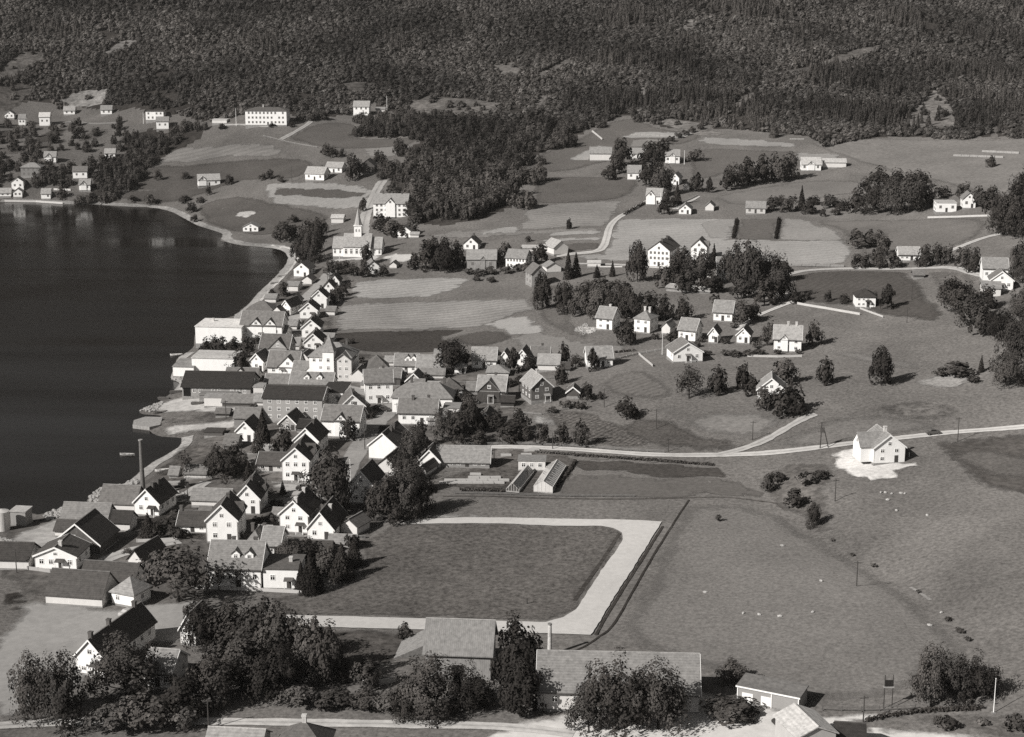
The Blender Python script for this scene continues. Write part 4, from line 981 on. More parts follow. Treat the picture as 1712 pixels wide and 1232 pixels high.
house('little white house between the two-gabled house and the grey gable', 466, 566, 24, 9, 7, 10, 'side', 2.0, rt=128, win=(2, 1), xg=[(0, 3, -1, .1)])
shed('small dark flat shed by the gravel quay road', 357, 731, 30, 8, 4, 4, 'flat', rt=80, rise=.4, wall=110)
shed('small grey hut by the pale quay road below the sawmill sheds', 372, 698, 22, 7, 4, 4, rt=105, rise=1.0, wall=100)
shed('pale board shed near the shore path and pine', 326, 801, 36, 9, 6, 4, rt=118, rise=1.4, wall=215, wallkind='timber')
shed('grey roof among trees left of the finial-gabled house', 410, 781, 28, 8, 6, 6, rt=110, rise=1.4, wall=120)
# --- row along y 590 to 640
house('pale-roofed house left of the round garden tree group', 809, 617, 40, 15, 9, 4, 'side', 3.2, rt=165, win=(3, 1))
shed('pale low roof in front of the pale-roofed house', 832, 631, 36, 8, 8, 4, 'hip', rt=158, rise=1.8)
house('little white gable right behind the pale low roof', 843, 611, 13, 14, 6, 8, 'front', 1.8, rt=110, win=(1, 1))
house('white-gabled house with dark roof between two poplars', 873, 613, 21, 15, 8, 10, 'front', 2.6, rt=78, win=(1, 1))
house('grey-roofed house behind the white-walled barn by poplars', 903, 605, 30, 10, 7, 4, 'side', 2.3, rt=112, win=(2, 1), chim=(.1,))
shed('white-walled barn with pale roof beside the poplars', 917, 621, 36, 12, 7, 6, rt=168, rise=2.4, name='barn', cat='barn')
house('white house behind a slim poplar at the fence end', 1003, 615, 42, 16, 8, -4, 'side', 2.8, rt=148, win=(4, 1))
house('house with light roof left of the great round tree', 717, 629, 40, 15, 8, 3, 'side', 3.0, rt=158, win=(3, 1))
shed('grey verandah roof in front of the light-roofed house', 722, 634, 42, 8, 4, 3, rt=126, rise=1.4)
house('grey-roofed house with two white dormers', 679, 625, 38, 14, 8, 3, 'side', 3.0, rt=132, win=(3, 1), dorm=(.05, .3))
house('house with broad dark hip roof right of the hotel', 632, 633, 38, 14, 9, -8, 'hip', 4.2, rt=104, win=(3, 1))
house('dark-walled house below the broad hip roof', 652, 646, 34, 15, 7, 4, 'side', 2.2, rt=118, wall=105, win=(2, 1))
house('small gable house with white trim before the dormered house', 692, 647, 26, 10, 7, 8, 'front', 2.4, rt=120, wall=190, win=(2, 1))
house('tiny white hip-roofed house under the great round tree', 769, 625, 18, 11, 5, 4, 'hip', 1.6, rt=190, win=(1, 1))
shed('small pale roof between broad hip roof and dormered house', 652, 613, 17, 8, 5, 4, rt=165, rise=1.2)
shed('small low white house with flat roof behind the dark hip roof', 728, 652, 30, 7, 5, 4, 'flat', rt=190, rise=.3)
# --- terrace houses, right of centre
house('white villa with grey roof beside the pale rubble heap', 1010, 552, 26, 20, 8, 25, 'side', 3.2, rt=142, win=(2, 2), chim=(.1,), chimw=True)
house('white hip-roofed villa with two chimneys', 1073, 557, 26, 23, 7.5, 28, 'hip', 2.6, rt=136, win=(2, 2), chim=[(-.1, .1), (.2, .1)], chimw=True)
shed('small white gable shed right of the hip-roofed villa', 1113, 559, 14, 12, 6, 24, 'front', rt=135, rise=1.6)
house('white villa with grey roof third in the terrace row', 1148, 571, 28, 19, 8, 24, 'side', 3.2, rt=140, win=(3, 1))
house('white bungalow with grey left slope beside the flagpole', 1150, 606, 48, 17, 9, -9, 'front', 3.0, rt=132, win=(3, 1))
house('white villa standing alone above the terrace row', 1208, 538, 31, 16, 8, 16, 'side', 3.3, rt=142, win=(3, 1))
house('small white gable house right of the third terrace villa', 1192, 574, 15, 16, 7, 16, 'front', 2.0, rt=78, win=(1, 1))
house('white gable house with garden frame in front', 1242, 575, 21, 15, 7, 16, 'front', 2.2, rt=78, win=(2, 1))
house('large white house with pale roof and narrow front gable', 1316, 589, 45, 22, 8, 10, 'side', 3.6, rt=178, win=(3, 2), xg=[(-.12, 2.4, -1, .4)], chim=[(.0, 0), (.3, 0)], chimw=True)
house('white dark hip-roofed house beside a broad cypress-like tree', 1447, 515, 32, 18, 8, 4, 'hip', 2.4, rt=70, win=(4, 2), chim=(.1,))
house('white house with grey roof among trees at the right edge', 1663, 471, 40, 22, 8, 8, 'side', 3.0, rt=140, win=(4, 1))
house('sunlit white gable house before the grey-roofed one at the right edge', 1674, 487, 36, 18, 8, 10, 'front', 3.0, rt=130, win=(3, 1))
shed('small white annex below the sunlit gable at the right edge', 1657, 497, 30, 15, 6, 8, rt=140, rise=1.6)
house('low white house with pale roof by the roadside trees', 1520, 437, 34, 11, 8, 5, 'side', 2.4, rt=178, win=(4, 1))
shed('small grey field shed below the roadside', 1536, 466, 17, 6, 5, 5, rt=115, rise=1.2, wall=130)
shed('tiny white-gabled hut at the bend of the upper road', 1309, 457, 16, 9, 5, 10, 'front', rt=100, rise=1.6, name='hut', cat='hut')
house('house with pale roof hidden among trees below the terrace', 1289, 672, 46, 20, 8, 8, 'front', 3.4, rt=160, win=(2, 1))
house('three-storey white institution with broad gable and dark roof', 1101, 447, 36, 27, 16, 20, 'front', 3.6, rt=98, wall=250, win=(5, 3), chim=[(-.3, .1), (.2, .1)], name='institution', cat='school')
house('white gabled villa right of the three-storey institution', 1168, 436, 26, 22, 9, 14, 'front', 3.2, rt=120, win=(2, 2), xg=[(.0, 4.0, 1, .2)])
house('slim white house front glimpsed through the tall institution trees', 1209, 470, 22, 28, 7, 6, 'side', 2.0, rt=150, win=(1, 2))
shed('long narrow pale-roofed shed on the slope below the institution', 1150, 489, 72, 5, 4, 32, rt=165, rise=1.0, wall=140)
kh = house('new white house with pale sandy yard on the pasture knoll', 1486, 776, 50, 28, 10, -8, 'front', 3.2, rt=150, win=(2, 2), xg=[(-.05, 6.0, -1, 3.0)], chim=[(-.1, .0)], chimw=True)
MB().box(0, 2.6, -2.2, 2.2, 2.2, 2.4).build('porch_roof', surf_mat(60, 'roof'), kh.root, loc=(kh.W/2, 0, 0))
for q in (-2.0, 2.0): MB().box(2.4, 2.52, q - .06, q + .06, -.4, 2.2).build('porch_post', WHITE(), kh.root, loc=(kh.W/2, 0, 0))
MB().box(0, 2.8, -2.4, 2.4, -.8, .25).build('porch_floor', surf_mat(190, 'stone'), kh.root, loc=(kh.W/2 + .07, 0, 0))
# --- upper right farms
shed('white farm barn with pale roof left of the upper farm trees', 1004, 269, 36, 12, 9, 4, rt=158, rise=3.0, name='barn', cat='barn')
house('pale-roofed farmhouse half hidden in the upper farm trees', 1066, 266, 28, 9, 8, 4, 'side', 2.6, rt=148, win=(3, 1))
house('white farmhouse with small front gable beside a tall pole', 1124, 274, 24, 13, 8, 4, 'side', 3.0, rt=165, win=(3, 1), xg=[(0, 3, -1, .2)])
house('white house with grey roof below the upper farm trees', 1060, 301, 22, 12, 8, 6, 'side', 3.4, rt=158, win=(2, 1))
house('white gable cottage right of the big farm tree', 1128, 310, 14, 12, 8, 18, 'front', 2.4, rt=150, win=(1, 1))
shed('tiny white gable shed right of the gable cottage', 1147, 319, 10, 8, 5, 14, 'front', rt=120, rise=1.5)
house('white cross-gabled house at the top of the winding road', 1093, 343, 26, 15, 8, 12, 'side', 3.2, rt=175, win=(2, 1), xg=[(-.2, 4.5, -1, .4)])
house('white gable house below the winding road fence', 1145, 359, 20, 9, 9, 10, 'front', 2.4, rt=150, win=(2, 1))
shed('small white gable barn right of the fence house', 1186, 353, 14, 8, 7, 12, 'front', rt=140, rise=1.9, name='barn', cat='barn')
house('two-tone house with grey roof above the striped crop field', 1263, 358, 32, 10, 8, 10, 'side', 2.6, rt=142, wall=215, win=(3, 1))
house('white farmhouse with pale roof and central gable by the long grove', 1356, 286, 32, 11, 8, 4, 'side', 3.2, rt=200, win=(4, 1), xg=[(0, 3.6, -1, .2)])
shed('low white farm buildings right of the pale-roofed farmhouse', 1395, 281, 38, 9, 8, 6, rt=205, rise=1.6, name='outbuilding', cat='outbuilding')
house('white house left of two at the far right farm', 1582, 356, 32, 16, 8, 4, 'flat', .4, rt=205, win=(3, 1))
house('white gabled house among trees at the far right farm', 1620, 349, 20, 16, 8, 6, 'front', 2.6, rt=140, win=(2, 1))
# --- church hill and upper left
house('long three-storey white school with flat hipped roof on the hillside', 445, 211, 68, 23, 12, 3, 'hip', 2.0, wall=250, rt=92, win=(10, 3), name='school', cat='school', chim=[(-.1, 0)], chimw=True)
house('white two-storey house with pale roof at the forest edge', 604, 194, 26, 15, 8, 4, 'side', 3.2, rt=172, win=(3, 2))
shed('small pale-roofed shed right of the forest edge house', 636, 188, 15, 5, 5, 4, rt=150, rise=1.2)
house('white farmhouse with pale roof nearest the farm lamp post', 526, 303, 31, 11, 9, 18, 'side', 3.4, rt=178, win=(3, 1), chim=(.2,))
house('pale-roofed farm building behind the lamp post farmhouse', 558, 290, 27, 9, 8, 14, 'side', 2.6, rt=174, win=(3, 1))
shed('dark timber barn with white-edged gable by farm spruces', 614, 291, 24, 12, 10, 6, 'front', rt=76, rise=3.4, wall=100, wallkind='timber', trim=True, name='barn', cat='barn')
house('bright white farmhouse alone in the left meadow', 350, 312, 36, 10, 8, -14, 'side', 3.0, rt=178, win=(3, 1), xg=[(-.3, 4.5, -1, .2)])
hb = house('big white hotel-like villa with gambrel front gable above the church', 653, 366, 57, 23, 12, 4, 'side', 4.2, wall=248, rt=148, win=(7, 3), xg=[(0, 5.0, -1, .5)], chim=[(-.25, 0), (.0, .1), (.3, 0)], name='villa', cat='hotel')
house('small white gable house right above the churchyard', 676, 398, 22, 11, 7, 8, 'front', 2.4, rt=140, win=(2, 1))
shed('little white annex at the churchyard gable house', 693, 398, 14, 6, 4, 6, rt=180, rise=.8)
shed('pale-roofed hut among trees left behind the church', 564, 374, 20, 9, 6, 5, rt=205, rise=1.4)
house('white gable house hidden by trees below the church', 624, 459, 24, 12, 8, -10, 'front', 2.6, rt=140, win=(2, 1))
shed('small white gable shed right of the house below the church', 657, 449, 12, 6, 5, 10, 'front', rt=120, rise=1.3)
house('ivy-clad white gable house behind the two-tone barn', 787, 418, 24, 10, 8, 10, 'front', 3.0, rt=110, win=(2, 1), chim=(.2,))
bt = shed('two-tone farm barn with pale roof and gabled hatch', 805, 452, 49, 18, 9, 2, rt=160, rise=3.4, wall=170, wallkind='timber', name='barn', cat='barn', win=(3, 1), xg=[(.05, 2.0, -1, .1)])
house('long white farmhouse with two window rows and shaded gable', 862, 450, 33, 18, 9, 18, 'side', 3.0, rt=138, win=(6, 2), chim=(.1,))
house('grey gable house partly behind the dark columnar tree', 902, 478, 26, 20, 9, -16, 'front', 3.2, wall=180, rt=122, win=(2, 1))
shed('white low gabled shed with flagpole beside the tall spruces', 926, 456, 24, 9, 7, -14, 'front', rt=150, rise=1.8)
shed('white barn with pale roof at the foot of the winding road', 938, 426, 24, 12, 10, -24, 'front', rt=182, rise=2.8, name='barn', cat='barn')
shed('little flat white shed on the lane by young spruces', 993, 447, 22, 7, 5, 4, 'flat', rt=225, rise=.6)
shed('cluttered white low shed above the long white farmhouse', 886, 421, 26, 6, 5, 4, rt=190, rise=.9)
house('white house at the shore path with low front gable', 419, 388, 25, 8, 6, 5, 'front', 2.0, rt=150, win=(3, 1))
shed('low pale building left of the hillside school', 367, 208, 24, 6, 6, 4, 'flat', rt=220, rise=.4)
# --- far left hillside
WL = [('small white gable at the very left of the upper hillside row', 16, 199, 15, 7, 'front', 140), ('slim white house second in the upper hillside row', 37, 210, 11, 11, 'side', 150), ('tall bright white house third in the upper hillside row', 75, 211, 17, 15, 'side', 215),
 ('white house with skylit pale roof highest on the left hillside', 116, 193, 18, 7, 'side', 170), ('white house with porch near the stony clearing', 178, 193, 18, 8, 'side', 150), ('white cube house below the flat-topped hillside block', 272, 218, 20, 13, 'side', 150),
 ('white cross-gabled house alone above the left shore trees', 84, 273, 19, 10, 'xg', 160), ('white house at the edge of the left wood', 184, 266, 17, 9, 'side', 170), ('white house with dark mottled roof in the shore trees', 134, 299, 23, 12, 'side', 110),
 ('tall white twin-gabled house at the left shore', 30, 321, 19, 14, 'front', 130), ('small white cross-gabled house near the left beach', 142, 321, 18, 10, 'xg', 160), ('white boathouse below the twin-gabled house', 30, 332, 14, 9, 'front', 180),
 ('white boathouse with dark doorway by the left jetty', 77, 335, 15, 9, 'side', 170), ('low pale boathouse at the left picture edge', 9, 331, 18, 6, 'side', 170)]
for lb, a_, b_, c_, d_, rf, rt_ in WL:
    house(lb, a_, b_, c_, d_, 7, -6, 'side' if rf == 'xg' else rf, None if rf != 'xg' else 2.8, rt=rt_, win=(2, 1), xg=[(-.1, 3.6, -1, .2)] if rf == 'xg' else [], cat='boathouse' if 'boathouse' in lb else 'house', name='boathouse' if 'boathouse' in lb else 'house', door=False)
house('flat-topped white block standing above the left wood', 259, 204, 29, 14, 10, 0, 'flat', .4, rt=80, win=(4, 2), name='block')
house('grey hip-roofed house in dense trees above the left shore', 52, 297, 32, 15, 9, 0, 'hip', 2.6, wall=150, rt=150, win=(4, 2))

# --- small outbuildings that fill the town
shed('small grey-roofed outhouse behind the big flat-roofed quay building', 402, 545, 20, 8, 5, 6, rt=140)
shed('little white shed between two-gabled quay house and street', 488, 552, 16, 8, 5, 8, rt=150)
shed('narrow pale lean-to behind the grey gabled house', 492, 586, 16, 9, 5, 8, rt=150, wall=225)
shed('small white house corner left of the corner hotel', 508, 612, 18, 12, 6, 12, rt=125, rise=2.0, roof='front', win=(1,1))
shed('low pale roof between narrow gable and broad-gabled house', 446, 612, 18, 8, 6, 6, rt=130)
shed('white box annex right of the long sawmill roof', 432, 662, 16, 14, 5, 4, rt=170, roof='flat', rise=.2)
shed('pale shed roof between sawmill and three-storey block', 434, 680, 18, 9, 5, 4, rt=150)
shed('small white gable annex beside the corner hotel wing', 598, 640, 20, 14, 6, 10, rt=110, rise=1.8, roof='front')
shed('pale flat roof between corner hotel and corner shop house', 612, 652, 18, 8, 5, 4, rt=150, roof='flat', rise=.3)
shed('small shed roof left of the dark timber house', 790, 660, 20, 8, 5, 6, rt=120, wall=150)
shed('low shed with pale roof right of the broad dark hip roof', 668, 640, 18, 8, 5, 4, rt=150)
shed('dark-roofed lean-to right of the white street warehouse', 672, 752, 20, 10, 6, 10, rt=85)
shed('grey outhouse roof between finial-gabled house and great street tree', 532, 800, 14, 9, 5, 10, rt=100, wall=150)
shed('small shed with grey roof in the garden of the tall lane house', 340, 872, 18, 8, 5, 8, rt=105)
shed('small white privy shed behind the square-windowed house', 462, 872, 14, 9, 4, 10, rt=120)
shed('pale woodshed between pale hip-roofed house and dormered house wing', 440, 905, 20, 8, 5, 8, rt=130)
shed('grey boat shed at the shore below the white gable house', 385, 752, 22, 8, 6, 6, rt=110, wall=140)
shed('small pale shed on the shore left of the board shed', 290, 800, 14, 7, 4, 6, rt=130, wall=190)
shed('small white shed behind the light-roofed house', 735, 604, 18, 8, 5, 4, rt=150)
shed('dark woodshed behind the white-walled barn', 945, 622, 14, 6, 4, 4, rt=80, wall=110)
shed('little outhouse below the house with light roof', 700, 655, 16, 8, 5, 6, rt=120)
shed('small gable shed below the row of gables near the hotel', 543, 603, 16, 9, 5, 14, rt=115, rise=1.6, roof='front')
# --- the church
def church():
    x0, y0, z0, dep = G(598, 431)
    mpp = dep / F
    root = mk('church', None, None, (x0, y0 + 6, z0), math.radians(-4))
    tag(root, 'white wooden church with slender spire above the bay', 'church')
    wm_, rm = surf_mat(250, 'wall', 1.0), surf_mat(172, 'roof')
    def block(x0_, x1_, y0_, y1_, h_, r_, nm):
        ym = (y0_ + y1_) / 2
        vs = [(x0_,y0_,0),(x1_,y0_,0),(x1_,y1_,0),(x0_,y1_,0),(x0_,y0_,h_),(x1_,y0_,h_),(x1_,y1_,h_),(x0_,y1_,h_),(x0_,ym,h_+r_),(x1_,ym,h_+r_)]
        mk(nm, mesh(nm, vs, [(3,2,1,0),(0,1,5,4),(2,3,7,6),(1,2,6,9,5),(3,0,4,8,7),(4,5,9,8),(6,7,8,9)], wm_), root)
        e = .5; k = r_ / ((y1_ - y0_) / 2)
        for s, yy in ((-1, y0_), (1, y1_)):
            MB().poly([(x0_-.3,yy+s*e,h_-e*k+.05),(x1_+.3,yy+s*e,h_-e*k+.05),(x1_+.3,ym,h_+r_+.05),(x0_-.3,ym,h_+r_+.05)], (0,0,.22)).build('roof', rm, root)
        MB().box(x0_-.05, x1_+.05, y0_-.05, y1_+.05, -1.2, .4).build('foundation', surf_mat(150, 'stone'), root)
    m = mpp
    block(-23*m, 23*m, -6, 6, 5.4, 5.0, 'nave')
    block(-41*m, -23.2*m, -4.6, 4.6, 4.6, 4.2, 'chancel')
    block(23.2*m, 41*m, -4.6, 4.6, 4.6, 4.2, 'porch')
    for i in range(5): window(root, (-18 + 9*i)*m, -6.01, 3.1, 1.3, 2.9)
    for q in (-33, 33):
        for t in (-.5, .5): window(root, (q + t*9)*m, -4.61, 2.8, 1.0, 2.3)
    MB().box(-1.7, 1.7, -1.7, 1.7, 8.5, 14.2).build('tower', wm_, root)
    MB().box(-2.0, 2.0, -2.0, 2.0, 14.2, 14.5).build('cornice', wm_, root)
    q = [(1.9*math.cos(math.pi/4*i+.39), 1.9*math.sin(math.pi/4*i+.39), 14.5) for i in range(8)] + [(0,0,22.5)]
    mk('spire', mesh('spire', q, [tuple(range(7,-1,-1))] + [(i,(i+1)%8,8) for i in range(8)], surf_mat(190, 'metal')), root)
    for i in range(2): window(root, -.7 + 1.4*i, -1.71, 12.2, .8, 1.6)
    MB().tube((0,0,22.3),(0,0,23.6),.06,.06,6).build('finial', surf_mat(120, 'metal'), root)
church()
# ------------------------------------------------------------------ trees
def quads_mesh(name, cen, nor, size, mat, rs, asp=(.6, 1.0)):
    """leaf-clump faces at cen with normals nor"""
    n_ = len(cen)
    nor = nor / (np.linalg.norm(nor, axis=1, keepdims=True) + 1e-9)
    ref = rs.normal(size=(n_, 3))
    t = np.cross(nor, ref); t /= np.linalg.norm(t, axis=1, keepdims=True) + 1e-9
    b = np.cross(nor, t)
    s = (size * rs.uniform(.6, 1.35, n_))[:, None]
    a = rs.uniform(asp[0], asp[1], n_)[:, None]
    j = lambda: rs.uniform(.75, 1.25, n_)[:, None]
    v = np.stack([cen - t*s*j() - b*s*a*.35, cen + t*s*.3*j() - b*s*a*j(), cen + t*s*j() + b*s*a*.3, cen - t*s*.25 + b*s*a*j()], 1).reshape(-1, 3)
    me = bpy.data.meshes.new(name)
    me.vertices.add(len(v)); me.vertices.foreach_set('co', v.ravel())
    me.loops.add(4 * n_); me.loops.foreach_set('vertex_index', np.arange(4 * n_))
    me.polygons.add(n_); me.polygons.foreach_set('loop_start', np.arange(0, 4 * n_, 4)); me.polygons.foreach_set('loop_total', np.full(n_, 4))
    me.materials.append(mat); me.update(calc_edges=True)
    return me
def crown_broad(rs, nclump, nleaf, shape, size, clump=1.0, base=.08, soft=0):
    """a crown of height 1 and width 1, standing on z = 0 with its trunk"""
    cs, ns = [], []
    zc = (1 + base) / 2; hz_ = (1 - base) / 2
    for k in range(nclump):
        u_ = rs.normal(size=3); u_ /= np.linalg.norm(u_)
        if u_[2] < -.55: u_[2] *= -.4
        rr = rs.uniform(.5, .92) if k > nclump * .22 else rs.uniform(.1, .5)
        c = np.array([u_[0] * .5 * rr, u_[1] * .5 * rr, u_[2] * hz_ * rr])
        f = shape((c[2] + hz_) / (2 * hz_)); c[:2] *= f
        rad = rs.uniform(.085, .2) * clump
        q = rs.normal(size=(nleaf, 3)); q /= np.linalg.norm(q, axis=1, keepdims=True)
        q *= (rs.uniform(.35, 1, nleaf) ** .5)[:, None]
        p = q * rad * np.array([1.1, 1.1, 1.25 * hz_ * 1.7]) + c
        cs.append(p + np.array([0, 0, zc])); ns.append(q * (.6 - .3 * soft) + u_ * (.75 + .2 * soft) + rs.normal(size=(nleaf, 3)) * (.3 - .16 * soft) + np.array([0, 0, .15 + .35 * soft]))
    c, n_ = np.concatenate(cs), np.concatenate(ns)
    if base >= 0:                                    # fill the unit box exactly
        c[:, 2] = base + (c[:, 2] - np.percentile(c[:, 2], 1)) / (c[:, 2].max() - np.percentile(c[:, 2], 1)) * (1 - base)
        c[:, :2] *= .5 / np.percentile(np.hypot(c[:, 0], c[:, 1]), 97)
    return c, n_
def trunk_mesh(rs, h, limbs, r, mat, spread=.3):
    m = MB()
    z, p = 0.0, Vector((0, 0, -.03))
    pts = [p]
    for i in range(4):
        p = Vector((pts[-1].x + rs.uniform(-.015, .015), pts[-1].y + rs.uniform(-.015, .015), h * (i + 1) / 4)); pts.append(p)
    for i in range(4): m.tube(pts[i], pts[i + 1], r * (1 - .18 * i), r * (1 - .18 * (i + 1)), 7)
    for k in range(limbs):
        a = rs.uniform(0, 6.28); t = rs.uniform(.3, .95); s = pts[0].lerp(pts[-1], t)
        e = s + Vector((math.cos(a) * spread * rs.uniform(.5, 1), math.sin(a) * spread * rs.uniform(.5, 1), rs.uniform(.12, .34)))
        md = s.lerp(e, .5) + Vector((0, 0, -.02))
        m.tube(s, md, r * .42, r * .3, 5); m.tube(md, e, r * .3, r * .1, 5)
    return m.mesh('trunk', mat)
def crown_spruce(rs, layers, per, size):
    cs, ns = [], []
    for l in range(layers):
        t = l / (layers - 1)
        z = .07 + .91 * t
        rad = .5 * (1 - t) ** .85 * rs.uniform(.8, 1.1) + .02
        n_ = max(5, int(per * (1 - t) + 4))
        a = rs.uniform(0, 6.283, n_)
        rr = rad * rs.uniform(.25, 1.0, n_) ** .6
        cs.append(np.stack([np.cos(a) * rr, np.sin(a) * rr, z - .07 * rr / (rad + .01) + rs.uniform(-.02, .02, n_)], 1))
        ns.append(np.stack([np.cos(a) * .9, np.sin(a) * .9, np.full(n_, .75)], 1) + rs.normal(size=(n_, 3)) * .35)
    return np.concatenate(cs), np.concatenate(ns)
BARK = surf_mat(70, 'timber')
BARK_L = surf_mat(150, 'timber')
LEAF = leaf_mat(78, 'broadleaf'); LEAF_D = leaf_mat(64, 'dark_foliage'); NEEDLE = leaf_mat(52, 'needles'); LEAF_L = leaf_mat(96, 'pale_foliage')
FOREST = leaf_mat(91, 'forest_leaf', True); FOREST_L = leaf_mat(108, 'pale_forest_leaf', True); FOREST_N = leaf_mat(80, 'forest_needles', True)
sh_round = lambda t: .62 + .55 * math.sin(math.pi * min(1, .15 + t * .8))
sh_oval = lambda t: .75 + .35 * math.sin(math.pi * t)
PROTO = {}
def protos():
    for lod, (cm, lm, sm_) in enumerate(((1.0, 1.0, 1.0), (.62, .42, 1.7))):   # near and far detail
        cl = lambda q: max(8, int(q * cm)); lf = lambda q: max(8, int(q * lm))
        for i in range(5):
            rs = np.random.RandomState(20 + i)
            c, nn = crown_broad(rs, cl(36 + 4 * i), lf(112), sh_round, .05)
            PROTO[('b', i, lod)] = (trunk_mesh(rs, .5, 6, .026, BARK), quads_mesh('crown', c, nn, .026 * sm_, LEAF if i % 2 else LEAF_D, rs))
        for i in range(2):
            rs = np.random.RandomState(40 + i)
            c, nn = crown_broad(rs, cl(44), lf(80), sh_oval, .05, base=.06)
            PROTO[('o', i, lod)] = (trunk_mesh(rs, .55, 4, .03, BARK, .15), quads_mesh('crown', c, nn, .034 * sm_, LEAF_D, rs))
        for i in range(3):
            rs = np.random.RandomState(50 + i)
            c, nn = crown_spruce(rs, cl(46), lf(90), .05)
            PROTO[('s', i, lod)] = (trunk_mesh(rs, .9, 0, .03, BARK), quads_mesh('crown', c, nn, .04 * sm_, NEEDLE, rs, (.35, .7)))
        for i in range(3):
            rs = np.random.RandomState(60 + i)
            c, nn = crown_broad(rs, cl(30), lf(70), sh_oval, .05, base=-.1)
            c[:, 2] = np.maximum(c[:, 2], .02)
            PROTO[('u', i, lod)] = (trunk_mesh(rs, .3, 4, .02, BARK), quads_mesh('crown', c, nn, .04 * sm_, LEAF if i else LEAF_L, rs))
        for i in range(3):                              # big loose crowns
            rs = np.random.RandomState(80 + i)
            c, nn = crown_broad(rs, cl(78), lf(92), sh_round, .05, clump=.72, base=.06)
            PROTO[('c', i, lod)] = (trunk_mesh(rs, .5, 9, .024, BARK, .34), quads_mesh('crown', c, nn, .0165 * sm_, LEAF if i != 1 else LEAF_D, rs))
        for i in range(2):                              # nearly leafless garden trees
            rs = np.random.RandomState(85 + i)
            c, nn = crown_broad(rs, cl(30), lf(14), sh_round, .05, clump=.7, base=.3)
            PROTO[('n', i, lod)] = (trunk_mesh(rs, .6, 22, .022, BARK, .46), quads_mesh('crown', c, nn, .02 * sm_, LEAF, rs))
        for i in range(2):                              # open, airy crowns
            rs = np.random.RandomState(70 + i)
            c, nn = crown_broad(rs, cl(44), lf(36), sh_round, .05, base=.18)
            PROTO[('a', i, lod)] = (trunk_mesh(rs, .62, 14, .03, BARK, .42), quads_mesh('crown', c, nn, .024 * sm_, LEAF, rs))
protos()
NP = {'n': 2, 'c': 3, 'b': 5, 'o': 2, 's': 3, 'u': 3, 'a': 2}
NM = {'n': 'bare_tree', 'c': 'broadleaf_tree', 'b': 'broadleaf_tree', 'o': 'columnar_tree', 's': 'spruce_tree', 'u': 'bush', 'a': 'airy_tree'}
def tree(label, kind, px, py, h, wd, group=None, cat=None):
    x, y, z, dep = G(px, py)
    m = dep / F
    i = R.randrange(NP[kind])
    tr, cr = PROTO[(kind, i, 0 if h > 52 or (h > 34 and py > 850) else 1)]
    hm, wm_ = h * m / .96, wd * m * 1.08
    root = mk(NM[kind], None, None, (x, y, z - .05), R.uniform(0, 6.28), (wm_, wm_ * R.uniform(.9, 1.1), hm))
    root.empty_display_size = .5
    tag(root, label, cat or ('bush' if kind == 'u' else 'tree'), group)
    mk('trunk', tr, root); mk('crown', cr, root)
    return root
ORD = ['leftmost', 'second from the left', 'third from the left', 'fourth from the left', 'fifth from the left', 'sixth from the left', 'seventh from the left', 'eighth from the left', 'ninth from the left', 'tenth from the left', 'eleventh from the left', 'rightmost']
def ordinal(label, k, n_):
    return label + ', ' + (ORD[k] if k < n_ - 1 or n_ == 1 else 'rightmost')
def trees(label0, group, lst, kind='b'):
    lst = sorted(lst, key=lambda t: t[0])
    for k_, t in enumerate(lst):
        label = ordinal(label0, k_, len(lst))
        tree(label, t[4] if len(t) > 4 else ('c' if kind == 'b' and t[2] > 58 and R.random() < .5 else kind), t[0], t[1], t[2], t[3], group)
# --- foreground
trees('broad dark tree standing at the lower left plaza edge', 'trees at the lower left corner', [(58,1205,125,88),(106,1218,140,84)], 'c')
tree('dense round tree before the long dark-roofed house', 'c', 212, 1172, 124, 124)
trees('dark broadleaf tree in the dense wood right of the plaza', 'trees in the wood right of the plaza',
      [(345,1090,100,78),(392,1095,102,86),(432,1100,104,82),(468,1112,112,80),(405,1152,104,96),(462,1165,112,100),(520,1128,104,78),(548,1142,112,66),(355,1182,92,84),(300,1198,78,84),(330,1055,60,50)])
trees('low leafy shrub along the bottom road at lower left', 'shrubs along the bottom road',
      [(245,1218,62,84),(190,1224,52,70),(500,1182,38,58),(560,1184,36,62),(612,1186,38,58),(655,1190,40,52),(300,1215,40,60)], 'u')
tree('open branchy tree beside the kiosk with visible trunks', 'a', 298, 1006, 108, 124)
trees('small bare-branched tree before the dormered white house', 'bare garden trees', [(366,987,50,38),(396,987,52,42)], 'n')
tree('tall dark spruce right of the white flat-roofed house', 's', 521, 991, 78, 46)
tree('slim spruce touching the white flat-roofed house', 's', 504, 987, 52, 26)
trees('dark garden tree crowding the corner of the sports field', 'garden trees at the field corner',
      [(572,968,64,46,'s'),(548,960,52,50),(497,950,50,48),(478,940,40,36),(592,945,46,36,'s'),(515,930,34,40),(465,912,26,30,'u'),(590,918,30,26,'u')])
tree('small round bush on the lawn above the barn ramp', 'u', 679, 1070, 30, 27)
tree('leafy bush beside the white wall left of the barn', 'u', 612, 1150, 52, 46)
trees('large pale leafy tree in front of the weathered barn', 'trees before the weathered barn', [(716,1196,112,112),(782,1188,92,84),(690,1200,70,70)], 'c')
trees('tall dark tree between weathered barn and long building', 'dark trees beside the long building', [(866,1152,134,90,'b'),(872,1194,100,76,'b')])
trees('big broad tree covering the front of the long building', 'big trees before the long building', [(1032,1222,146,122),(1100,1220,126,112),(985,1226,92,76)], 'c')
tree('round tree standing alone behind the pale garage', 'b', 1222, 1142, 44, 48)
tree('low spreading shrub on the sunlit yard', 'u', 1224, 1204, 38, 86)
trees('loose dark tree at the lower right pasture edge', 'trees at the lower right', [(1556,1182,116,76),(1628,1168,88,82),(1592,1176,92,62)], 'c')
